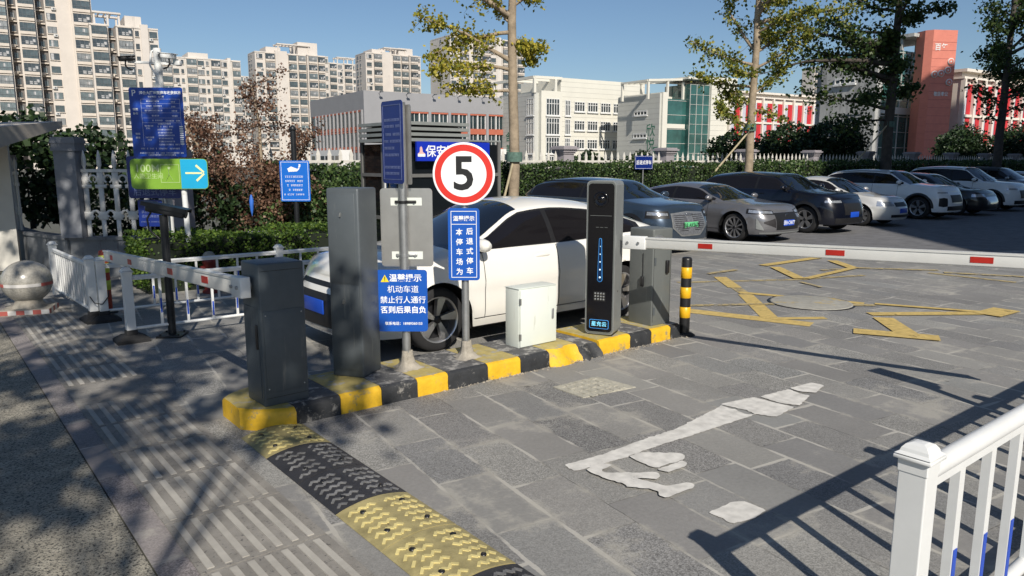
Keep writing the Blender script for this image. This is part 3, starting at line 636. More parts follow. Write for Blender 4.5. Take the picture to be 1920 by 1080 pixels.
b = plate(.78, .62, .04, 0, -.10, 1.66, 0); o = b.build('board', M_navy, S5); b = MB(); text(b, '后退式停车', .13, -.1, -.001, 1.44, bold=.01, align='CENTER'); b.build('lettering', M_ltr_dim, o)
b = plate(.36, .40, .02, -.02, -.18, 1.13, 0); o = b.build('small_notice', M_navy, S5); b = MB()
text(b, '温馨提示', .05, -.15, -.021, 1.275, bold=.01); text(b, '机动车道', .045, -.18, -.021, 1.21); text(b, '禁止行人通行', .045, -.18, -.021, 1.145); text(b, '否则后果自负', .045, -.18, -.021, 1.08); dashes(b, -.33, -.03, 1.0, .018, -.021); b.build('lettering', M_ltr_dim, o)
pole(S5, .02, .05, 1.95, .03, M_steel)
# monitored area sign on a black lamp post
cp = far_pt(550, 14.2)
S6 = thing('camera_notice_post', 'black post with a bright blue surveillance notice in front of the hedge', 'sign post', (*cp, 0), RZ)
pole(S6, 0, .03, 2.46, .05, M_pole); b = MB(); b.lathe([(.055, 2.46), (.07, 2.48), (.05, 2.53), (.001, 2.56)], (0, .03, 0), 14); b.build('finial', M_pole, S6)
b = plate(.56, .76, .03, -.03, .015, 1.53, 0); o = b.build('notice_board', mat('bright_sign_blue', (.01, .14, .58), .35, 0, .04, 3), S6)
b = MB(); frame_xz(b, .51, .71, .007, -.031, .015, 1.53); b.build('border_line', M_ltr, o)
b = MB(); b.prism([(-.12, 1.76), (-.10, 1.70), (.06, 1.71), (.10, 1.75), (.115, 1.78), (.10, 1.78), (.07, 1.755), (-.05, 1.80)], -.0335, -.0315, plane='xz'); b.prism([(.085, 1.78), (.10, 1.83), (.085, 1.84), (.13, 1.845), (.125, 1.79)], -.0335, -.0315, plane='xz'); b.build('camera_symbol', M_ltr, o)
b = MB()
for k, (x0, x1, z_) in enumerate([(-.17, .15, 1.61), (-.17, .15, 1.53), (-.14, .14, 1.45), (-.11, .13, 1.365), (-.20, .2, 1.28)]): dashes(b, x0, x1, z_, .036 if k < 4 else .03, -.031, seed=k+50)
b.build('lettering', M_ltr, o)

# black camera poles (one in view, one beside the foreground railing just outside the frame)
def camera_pole(loc, label, rz, h=1.40):
    T = thing('camera_pole', label, 'camera', loc, rz)
    b = MB(); b.tube((0, 0, 0), (0, 0, h-.10), .042, n=16); b.build('pole', M_pole, T)
    b = MB(); b.rbox(-.13, .13, -.13, .13, 0, .025, .004); 
    for sx in (-1, 1):
        for sy in (-1, 1): b.tube((sx*.095, sy*.095, .02), (sx*.095, sy*.095, .04), .012, n=6)
    b.build('base_plate', M_pole, T)
    b = MB(); b.rbox(-.24, .16, -.07, .07, -.06, .03, .015); b.box(-.27, .20, -.09, .09, .032, .045); b.box(-.27, .20, -.092, -.088, .0, .045); b.box(-.27, .20, .088, .092, .0, .045); b.tube((-.24, 0, -.015), (-.25, 0, -.015), .045, n=16)
    b.xform(Matrix.Translation((0, 0, h-.03)) @ Matrix.Rotation(rad(-12), 4, 'Y')); b.build('camera_housing', M_pole, T)
    b = MB(); b.path([(.12, 0, h-.06), (.17, 0, h-.14), (.16, 0, h-.26), (.05, 0, h-.36)], .010, 8); b.build('cable', M_dark, T)
    b = MB(); b.box(-.035, .035, -.046, -.043, h-.25, h-.18); b.build('label_plate', M_ltr, T); return T
camera_pole((2.14, 8.60, 0), 'black plate reading camera on a slim black pole beside the white railings', RZ+rad(180+5), 1.43)
camera_pole((5.98, 1.08, 0), 'black camera pole behind the foreground railing, seen by its shadow', rad(80), 1.43)

# ------------------------------------------------------------------ railings
M_rail = mat('railing_white', (.72, .73, .72), .33, 0, .05, 5, dirt=((.42, .41, .39, 1), 11, .64))
M_bref = mat('blue_reflector', (.01, .07, .50), .3, 0, .03, 5)
def railing(name, label, p0, p1, h, posts, pw=.09, gap=.14, top=.86, bot=.16, rr=.022, bs=.026, refl=None, base=True, capped=True, group=None, base_at=None):
    d = Vector((p1[0]-p0[0], p1[1]-p0[1])); Ln = d.length; T = thing(name, label, 'railing', (p0[0], p0[1], 0), math.atan2(d.y, d.x), group)
    for i, q in enumerate(posts):
        x = q*Ln; b = MB(); s_ = pw/2; z0 = .05 if base else 0
        b.rbox(x-s_, x+s_, -s_, s_, z0, h-.075, .004, 0, 2, False); po = b.build('post', M_rail, T)
        c = MB(); c.rbox(x-s_*1.06, x+s_*1.06, -s_*1.06, s_*1.06, h-.10, h-.055, .003, 0, 1, False); c.rbox(x-s_*1.32, x+s_*1.32, -s_*1.32, s_*1.32, h-.055, h-.043, .003)
        pr = [(1.26, -.043), (1.0, -.034), (.93, -.022), (.72, -.008), (.4, -.001), (0.01, 0.001)]; rows = []
        for (q_, dz) in pr:
            ring = []
            for a in range(5):
                for (ux, uy, vx, vy) in (): pass
            n = 6; pts = []
            for (ax, ay, bx, by) in ((-1, -1, 1, -1), (1, -1, 1, 1), (1, 1, -1, 1), (-1, 1, -1, -1)):
                for k in range(n): pts.append((x+s_*q_*(ax+(bx-ax)*k/n), s_*q_*(ay+(by-ay)*k/n), h+dz*.9))
            pts.append(pts[0]); rows.append(pts)
        c.grid(rows, 0, False); c.build('post_cap', M_rail, po)
        if base and (base_at is None or i in base_at):
            c = MB(); c.rbox(x-s_*1.25, x+s_*1.25, -s_*1.25, s_*1.25, .05, .13, .01)
            a1, a2 = .16, .10; pts0 = [(x-a1, -a1*.8, 0), (x+a1, -a1*.8, 0), (x+a1, a1*.8, 0), (x-a1, a1*.8, 0)]; pts1 = [(x-a1, -a1*.8, .035), (x+a1, -a1*.8, .035), (x+a1, a1*.8, .035), (x-a1, a1*.8, .035)]; pts2 = [(x-a2*.8, -a2*.8, .08), (x+a2*.8, -a2*.8, .08), (x+a2*.8, a2*.8, .08), (x-a2*.8, a2*.8, .08)]
            vs = pts0+pts1+pts2; fs = [(i_, (i_+1) % 4, 4+(i_+1) % 4, 4+i_) for i_ in range(4)]+[(4+i_, 4+(i_+1) % 4, 8+(i_+1) % 4, 8+i_) for i_ in range(4)]+[(8, 9, 10, 11), (3, 2, 1, 0)]
            c.add(vs, fs); c.build('rubber_base', M_rubber, T)
    zt, zb = h*top, h*bot
    for k in range(len(posts)-1):
        xa, xb = posts[k]*Ln+pw/2, posts[k+1]*Ln-pw/2
        b = MB(); b.tube((xa, 0, zt), (xb, 0, zt), rr*1.0, n=12); b.box(xa, xb, -rr*.8, rr*.8, zt-rr*1.35, zt); b.build('top_rail', M_rail, T)
        b = MB(); b.tube((xa, 0, zb), (xb, 0, zb), rr*.8, n=10); b.build('bottom_rail', M_rail, T)
        n = max(1, int((xb-xa)/gap)); g_ = (xb-xa)/(n+1)
        for i in range(1, n+1):
            x = xa+g_*i; b = MB(); b.box(x-bs/2, x+bs/2, -bs*.35, bs*.35, zb, zt-rr); bl = b.build('baluster', M_rail, T)
            if refl:
                c = MB(); lo = zb+.04+(refl[1]*abs(((i*refl[2]) % 7)-3)); c.box(x-bs*.33, x+bs*.33, -bs*.35-.003, -bs*.35-.001, lo, lo+refl[0]); c.build('blue_reflector', M_bref, bl)
    return T
railing('railing', 'white traffic railing in the right foreground with domed post caps', (2.475, .955), (8.0, .93), 1.005, [0, .333, .66, 1.0], pw=.09, gap=.31, top=.885, bot=.15, rr=.036, bs=.046, refl=(.26, .035, 1), base=True, group='white traffic railings')
railing('railing', 'short white railing with plain close bars beside the stone ball', (1.62, 9.98), (1.53, 12.1), .80, [0, 1], gap=.145, base=True, base_at=[0], group='white traffic railings')
railing('railing', 'long white railing with blue reflectors along the low hedge', (1.72, 9.92), (6.1, 9.92), .78, [0, .5, 1], gap=.30, refl=(.16, .05, 1), group='white traffic railings')
railing('railing', 'white railing with blue reflectors nearest the shaded charcoal cabinet', (1.73, 8.60), (4.0, 8.60), .80, [0, 1], gap=.29, refl=(.16, .05, 1), group='white traffic railings', bot=.17)
b = MB(); b.path([(1.58, 9.90, .32), (1.62, 9.87, .24), (1.70, 9.85, .22), (1.77, 9.87, .30), (1.79, 9.92, .36)], .006, 6); tag(b.build('tie_wire', M_dark), 'dark wire looped round the two white posts standing side by side', 'wire')

# stone ball
SBa = thing('stone_ball', 'round pale stone ball bollard with red and white tape at the left edge', 'stone bollard', (1.09, 11.1, 0), rad(-20))
b = MB(); R_ = .285; b.lathe([(R_*math.sin(math.pi*i/24)*(1.0), .40+R_*math.cos(math.pi*i/24)*.94) for i in range(1, 24)], n=40); b.lathe([(.001, .40+R_*.94), (R_*math.sin(math.pi/24), .40+R_*math.cos(math.pi/24)*.94)], n=40)
b.build('ball', mat('polished_granite', (.34, .325, .285), .25, 0, .25, 40, dirt=((.2, .18, .14, 1), 5, .6)), SBa)
b = MB(); b.lathe([(.19, .08), (.17, .11), (.15, .15), (.17, .2)], n=32); b.build('neck', M_conc, SBa)
M_tapew = mat('tape_white', (.6, .58, .55), .5, 0, .1, 6); M_taper = mat('tape_red', (.42, .10, .08), .5, 0, .1, 6)
b = MB(); b.rbox(-.27, .27, -.24, .24, 0, .08, .01); bs_ = b.build('base_slab', M_conc, SBa)
b = MB()
for i in range(6):
    b.box(-.27+i*.09, -.18+i*.09, -.2425, -.2405, .015, .07, i % 2)
for i in range(5): b.box(.2705, .2725, -.24+i*.096, -.144+i*.096, .015, .07, i % 2)
b.build('tape', [M_taper, M_tapew], bs_)
b = MB(); n = 48
for i in range(n):
    a0, a1 = 2*math.pi*i/n, 2*math.pi*(i+1)/n; rr_ = R_+.0015
    b.add([(rr_*math.cos(a0), rr_*math.sin(a0), .36), (rr_*math.cos(a1), rr_*math.sin(a1), .36), (rr_*math.cos(a1), rr_*math.sin(a1), .40), (rr_*math.cos(a0), rr_*math.sin(a0), .40)], [(0, 1, 2, 3)], 0 if (i//6) % 3 == 1 else 1)
b.build('tape', [M_taper, M_tapew], SBa)
# red hydrant-like post behind the railings
H = thing('fire_hydrant', 'dark red hydrant with a pale cap in the low hedge behind the railings', 'hydrant', (3.35, 11.15, 0))
b = MB(); b.lathe([(.12, 0), (.12, .03), (.085, .05), (.085, .42), (.10, .44), (.10, .48), (.085, .50)], n=18); b.tube((-.13, 0, .36), (.13, 0, .36), .045, n=12); b.build('barrel', mat('hydrant_red', (.16, .015, .012), .5, 0, .2, 8), H)
b = MB(); b.lathe([(.09, .50), (.085, .56), (.05, .60), (.001, .61)], n=18); b.build('cap', M_conc, H)

# ------------------------------------------------------------------ rear fence, left planter wall, ornamental fence
M_fence = mat('fence_cream', (.62, .60, .55), .6, 0, .1, 5); M_pillar = mat('pillar_grey', (.30, .28, .30), .8, 0, .12, 4, bump=.2)
F = thing('rear_fence', 'cream spear-topped fence with grey pillars running behind the clipped hedge', 'fence', (6.0, 16.25, 0))
b = MB(); b.box(0, 60, -.12, .12, 0, .5); b.build('base_wall', M_pillar, F)
pil = [v-6.0 for v in (10.55, 15.1, 19.65, 24.2, 28.75, 33.3, 37.85, 42.4, 46.95, 51.5, 56.05, 60.6)]
prev = 0.0
def pillar_mb(x, w_, h_, c=1.0):
    b = MB(); b.box(x-w_/2, x+w_/2, -w_/2, w_/2, 0, h_-.22); b.box(x-w_*.58, x+w_*.58, -w_*.58, w_*.58, h_-.22, h_-.17)
    k_ = .5+.16*c; j_ = .5+.28*c; b.box(x-w_*k_, x+w_*k_, -w_*k_, w_*k_, h_-.17, h_-.10); b.box(x-w_*j_, x+w_*j_, -w_*j_, w_*j_, h_-.10, h_-.04); b.box(x-w_*k_, x+w_*k_, -w_*k_, w_*k_, h_-.04, h_); return b
for x in pil:
    b = MB(); xa, xb = prev+.2, x-.2
    b.box(xa, xb, -.02, .02, 1.86, 1.92); b.box(xa, xb, -.02, .02, .62, .67); n = int((xb-xa)/.26)
    for i in range(n):
        u_ = xa+(i+.5)*(xb-xa)/n; b.box(u_-.045, u_+.045, -.012, .012, .5, 2.04); b.add([(u_-.055, -.013, 2.03), (u_+.055, -.013, 2.03), (u_+.055, .013, 2.03), (u_-.055, .013, 2.03), (u_, 0, 2.20)], [(0, 1, 4), (1, 2, 4), (2, 3, 4), (3, 0, 4), (3, 2, 1, 0)])
    b.build('picket_panel', M_fence, F); pillar_mb(x, .40, 2.33).build('pillar', M_pillar, F); prev = x
o = thing('fence_sign', 'small dark blue back-in parking sign hung on the cream fence', 'sign', (17.3, 15.12, 1.86))
b = plate(.80, .40, .02, 0, 0, 0, 0); q = b.build('board', M_navy, o); b = MB(); frame_xz(b, .76, .36, .006, -.001); text(b, '后退式停车', .135, 0, -.001, -.01, bold=.015); b.build('lettering', M_ltr, q)
b = MB(); b.tube((0, .03, -1.86), (0, .03, .1), .02, n=8); b.build('stake', M_steel, o)

M_wallg = mat('planter_wall_grey', (.17, .18, .19), .8, 0, .2, 2.5, bump=.3, bscale=40, dirt=((.10, .10, .105, 1), 3, .56, (3, 3, .4)))
Wp = [(1.60, 24.0), (1.45, 18.5), (1.70, 15.6), (2.1, 14.2), (3.3, 13.35), (5.2, 13.15)]
b = MB()
for (a, c) in zip(Wp[:-1], Wp[1:]): b.bar((a[0], a[1], .31), (c[0], c[1], .31), .18, .62); b.bar((a[0], a[1], .64), (c[0], c[1], .64), .24, .05)
tag(b.build('planter_wall', M_wallg), 'stained grey planter wall curving behind the stone ball and railings', 'wall')
OF = thing('ornamental_fence', 'white cast ornamental fence with spear tops and grey pillars on the planter wall', 'fence', (2.1, 14.15, .66), math.atan2(13.35-14.15, 3.3-2.1))
M_of = mat('cast_fence_white', (.62, .62, .60), .6, 0, .12, 6)
pillar_mb(.06, .33, 1.62, .3).build('pillar', mat('pillar_slate', (.20, .21, .23), .8, 0, .15, 3, bump=.2), OF); pillar_mb(1.80, .26, 1.42, .4).build('pillar', M_pillar, OF)
b = MB(); b.box(.15, 1.6, -.02, .02, 1.06, 1.11)
for i in range(6):
    x = .28+i*.235
    b.lathe([(.0, 1.42), (.012, 1.40), (.035, 1.28), (.038, 1.18), (.02, 1.13), (.02, 1.11)], (x, 0, 0), 10)
    for (za, zb, w_) in ((0, .28, .035), (.28, .42, .075), (.42, .80, .04), (.80, .86, .09), (.86, 1.06, .05)): b.rbox(x-w_, x+w_, -.015, .015, za, zb, .008, 0, 1)
    for zc, rr_ in ((.38, .055), (.95, .06)):
        for s_ in (-1, 1):
            pts = [(x+s_*(.055+rr_*(1-math.cos(t))), 0, zc+rr_*math.sin(t)) for t in [k*math.pi/6-1.2 for k in range(9)]]; b.path(pts, .016, 6)
b.build('cast_panel', M_of, OF)
o = thing('ornamental_fence', 'white cast ornamental fence half hidden by the dark shrub at the far left', 'fence', (1.62, 15.9, .66), rad(97))
c = MB(); c.box(.1, 2.6, -.02, .02, 1.0, 1.05)
for i in range(11):
    x = .2+i*.235; c.lathe([(.0, 1.32), (.035, 1.2), (.02, 1.05)], (x, 0, 0), 8)
    for (za, zb, w_) in ((0, .28, .035), (.28, .42, .075), (.42, .80, .04), (.80, .86, .09), (.86, 1.0, .05)): c.box(x-w_, x+w_, -.015, .015, za, zb)
c.build('cast_panel', M_of, o); pillar_mb(0.7, .2, 1.35, .5).build('pillar', M_pillar, o)

# gatehouse edge and canopy at the far left
GH = thing('gatehouse', 'pale gatehouse wall under a cream concrete canopy at the left edge', 'building', (0, 0, 0))
b = MB(); p0 = far_pt(-160, 12.6); p1 = far_pt(16, 13.2)
b.bar((*p0, 1.15), (*p1, 1.15), .25, 2.3); b.build('wall', mat('gatehouse_white', (.62, .60, .54), .8, 0, .08, 2, bump=.1), GH)
a0 = far_pt(-330, 10.5); a1 = far_pt(0, 11.6); a2 = far_pt(122, 13.6); a3 = far_pt(-260, 16)
b = MB(); zb_ = [1.95, 2.10, 2.49, 2.5]; zt_ = [2.35, 2.41, 2.60, 2.65]; P = [a0, a1, a2, a3]
vs = [(*P[i], zb_[i]) for i in range(4)]+[(*P[i], zt_[i]) for i in range(4)]
b.add(vs, [(0, 1, 2, 3), (7, 6, 5, 4)]+[(i, 4+i, 4+(i+1) % 4, (i+1) % 4) for i in range(4)]); b.build('canopy', mat('canopy_concrete', (.46, .42, .36), .85, 0, .12, 1.5, bump=.2), GH)

# guard booth
GB = thing('guard_booth', 'dark framed security booth with grey louvred top and blue name board', 'booth', (6.74, 11.27, 0))
M_bf = mat('booth_frame', (.16, .16, .155), .5, .2, .1, 5); M_bg = mat('booth_glass', (.008, .010, .012), .08, 0, .1, 3, spec=.6); M_slat = mat('booth_louvre', (.26, .28, .27), .5, .2, .12, 3)
b = MB(); b.box(.03, 2.07, .03, 1.57, 0, 2.2); b.build('window_glass', M_bg, GB)
b = MB()
for (x, y) in ((0, 0), (2.04, 0), (0, 1.54), (2.04, 1.54)): b.box(x, x+.06, y, y+.06, 0, 2.25)
for z_ in (0.0, .85, 1.62): b.box(.06, 2.04, -.002, .028, z_, z_+.06); b.box(-.002, .028, .06, 1.54, z_, z_+.06)
b.box(-.003, .027, .75, .81, 0, 2.2); b.box(.03, 2.07, -.004, .026, .0, .84)
b.build('frame', M_bf, GB)
b = MB()
for k in range(14): b.box(-.012, -.0035, .16, .70, .12+k*.05, .145+k*.05)
b.build('door_louvre', M_white, GB)
b = MB(); b.box(-.02, -.0045, .12, .17, .9, 1.6); b.box(-.02, -.0045, .12, .7, 1.55, 1.6); b.box(-.02, -.0045, .65, .7, .9, 1.55); b.box(-.02, -.0045, .17, .65, .9, .95); b.build('window_frame', M_white, GB)
b = MB(); b.box(.04, 1.22, .04, 1.4, 2.25, 2.50, 1); b.box(0, 2.1, 0, 1.6, 2.2505, 2.28, 0)
for k in range(4): b.box(-.10, 1.30, -.10, 1.45, 2.235+k*.093, 2.29+k*.093)
b.build('roof_louvre', [M_slat, M_dark], GB)
b = MB(); b.box(.16, 1.72, -.15, -.10, 1.90, 2.232); o = b.build('name_board', mat('board_blue', (.008, .03, .42), .35, 0, .04, 3), GB)
b = MB(); text(b, '保安岗亭', .215, .335, -.152, 2.055, bold=.012, align='LEFT'); b.build('lettering', M_ltr, o)
b = MB(); b.prism([(.18, 1.99), (.32, 1.99), (.32, 2.03), (.28, 2.05), (.265, 2.13), (.245, 2.15), (.22, 2.13), (.215, 2.05), (.18, 2.03)], -.153, -.1505, plane='xz'); lg = b.build('emblem', mat('emblem_pink', (.72, .45, .42), .5, 0, .1, 20), o)
b = MB(); b.box(.175, .325, -.1555, -.1535, 1.975, 2.02); b.build('emblem_base', M_ltr, lg)
# ------------------------------------------------------------------ cars
def interp(pts, x):
    xs = [p[0] for p in pts]; ys = [p[1] for p in pts]
    if x <= xs[0]: return ys[0]
    if x >= xs[-1]: return ys[-1]
    i = max(k for k in range(len(xs)-1) if xs[k] <= x); h = xs[i+1]-xs[i]; t = (x-xs[i])/h
    def sl(k):
        if k == 0: return (ys[1]-ys[0])/(xs[1]-xs[0])
        if k == len(xs)-1: return (ys[-1]-ys[-2])/(xs[-1]-xs[-2])
        a = (ys[k]-ys[k-1])/(xs[k]-xs[k-1]); c = (ys[k+1]-ys[k])/(xs[k+1]-xs[k])
        return 0 if a*c <= 0 else 2*a*c/(a+c)
    m0, m1 = sl(i)*h, sl(i+1)*h
    return (2*t**3-3*t*t+1)*ys[i]+(t**3-2*t*t+t)*m0+(-2*t**3+3*t*t)*ys[i+1]+(t**3-t*t)*m1
M_cg = mat('tinted_glass', (.006, .008, .011), .04, 0, .1, 2, spec=.9, coat=.6)
M_cg.node_tree.nodes['Principled BSDF'].inputs['Coat IOR'].default_value = 2.3
M_cgs = mat('dark_side_glass', (.010, .009, .010), .06, 0, .1, 2, spec=.5)
M_tyre = mat('tyre_rubber', (.016, .016, .017), .85, 0, .2, 12); M_rim = mat('alloy_rim', (.55, .55, .56), .28, .85, .08, 6); M_rimd = mat('rim_dark', (.02, .02, .022), .4, .3, .1, 6)
M_trim = mat('black_trim', (.010, .010, .011), .5, 0, .15, 10); M_chrome = mat('chrome', (.65, .66, .68), .15, 1.0, .05, 6)
M_lamp = mat('headlamp_glass', (.45, .48, .52), .12, .6, .35, 25, coat=.8); M_tail = mat('tail_lamp', (.30, .01, .01), .15, 0, .1, 10, coat=.6)
M_pb = mat('plate_blue', (.01, .07, .48), .4, 0, .03, 5); M_pg = mat('plate_green', (.12, .50, .22), .4, 0, .15, 5)
def paint(name, c, met=.0): return mat('paint_'+name, c, .28, met, .02, 3, coat=.9, spec=.5)

class Car:
    def __init__(s, P):
        s.P = P; L, W = P['L'], P['W']; s.L, s.W = L, W; af, ar = P.get('af', .75), P.get('ar', .6); nf, nr_ = P.get('nf', 3.0), 3.2
        out = []
        for k in range(61):
            th = math.pi/2*k/60; out.append((L/2-af+af*math.cos(th)**(2/nf), W/2*math.sin(th)**(2/nf)*(1.0)))
        for k in range(1, 200): out.append((L/2-af-(L-af-ar)*k/200, W/2))
        for k in range(60, -1, -1):
            th = math.pi/2*k/60; out.append((-L/2+ar-ar*math.cos(th)**(2/nr_), W/2*math.sin(th)**(2/nr_)))
        s.out = out; acc = [0]
        for a, c in zip(out[:-1], out[1:]): acc.append(acc[-1]+math.hypot(c[0]-a[0], c[1]-a[1]))
        s.acc = np.array(acc); s.ox = np.array([p[0] for p in out]); s.oy = np.array([p[1] for p in out]); s.T = acc[-1]
        s.wx = [L/2-P['fo'], L/2-P['fo']-P['wb']]; s.rw = P['rw']; s.Ra = s.rw+.055
    def xy(s, l):
        a = abs(l); x = float(np.interp(a, s.acc, s.ox)); y = float(np.interp(a, s.acc, s.oy)); return x, y
    def lx(s, x):    # arclength where the outline reaches x
        return float(np.interp(-x, -s.ox, s.acc))
    def nrm(s, l):
        a = abs(l); x0, y0 = s.xy(max(0, a-.02)); x1, y1 = s.xy(min(s.T, a+.02)); dx, dy = x1-x0, y1-y0; d = math.hypot(dx, dy) or 1; return -dy/d*-1, -dx/d
    def zt(s, x): return interp(s.P['zt'], x)
    def W3(s, l, z, off=0.0):
        x, y = s.xy(l); nx, ny = s.nrm(l); zt = s.zt(x); z0 = .18; q = min(1.15, max(0, (z-z0)/(zt-z0))); P = s.P
        side = .055*max(0, 1-q/.30)**2+P.get('sh', .07)*max(0, (q-.62)/.38)**2-.012*math.exp(-((q-.60)/.06)**2)
        fr = .05*max(0, 1-q/.3)**2+P.get('lean', .16)*max(0, (q-.45)/.55)**1.8
        rr_ = .05*max(0, 1-q/.3)**2+P.get('rlean', .10)*max(0, (q-.5)/.5)**1.8
        wf = abs(nx)**1.3; ins = side*(1-wf)+(fr if nx > 0 else rr_)*wf
        for wx in s.wx:
            r_ = math.hypot(x-wx, z-s.rw); 
            if r_ < s.Ra+.10 and wf < .5: ins -= .018*(1-max(0, (r_-s.Ra)/.10))**2
        k = -ins+off; sg = 1 if l >= 0 else -1
        return (x+nx*k, max(0, (y+ny*k))*sg if l != 0 else 0, z)
    def zb(s, x, l):
        z = s.P.get('sill', .20)
        for wx in s.wx:
            d = abs(x-wx)
            if d < s.Ra: z = max(z, s.rw+math.sqrt(s.Ra**2-d*d))
        return z
    def yb(s, x):   # half width of the top edge
        l = s.lx(x); return s.W3(l, s.zt(x))[1]
    def roof(s, x): return interp(s.P['roof'], x)
    def C3(s, x, q, off=0.0):     # cabin surface, q 0..1 side (belt to rail), 1..2 rail to centre
        P = s.P; zt = s.zt(x)-.012; zr = max(s.roof(x), zt+.001); H = P['H']; yb = min(s.yb(x), s.W/2-.03)-.015
        ymin = P.get('cab_taper', .93); xr = (x-P['xrb'])/(P['xwb']-P['xrb']); 
        h = zr-zt; ye = yb-P.get('tumble', .20)*h/(H-zt)-.0; crown = min(.10, h*.42)
        ze = zr-crown; zt2 = zt
        ws = max(0, min(1, (x-P['xwt'])/(P['xwb']-P['xwt']))); rs = max(0, min(1, (P['xrt']-x)/(P['xrt']-P['xrb'])))
        if q <= 1:
            y = yb+(ye-yb)*q+.018*math.sin(math.pi*q); z = zt2+(ze-zt2)*q; n = (0, .93, .36); px = x
        else:
            t = q-1; a = t; yy = ye*(1-t**1.0); z = ze+crown*(1-(1-t)**3.2); y = yy
            bow = (1-(yy/max(ye, .01))**2); px = x+.16*bow*ws**.7-.10*bow*rs**.7; n = (0, 0.2*(1-t), 1)
            if ws > 0: n = (.6, .2*(1-t), .75)
            if rs > 0: n = (-.6, .2*(1-t), .75)
        return (px+n[0]*off, y+n[1]*off, z+n[2]*off)

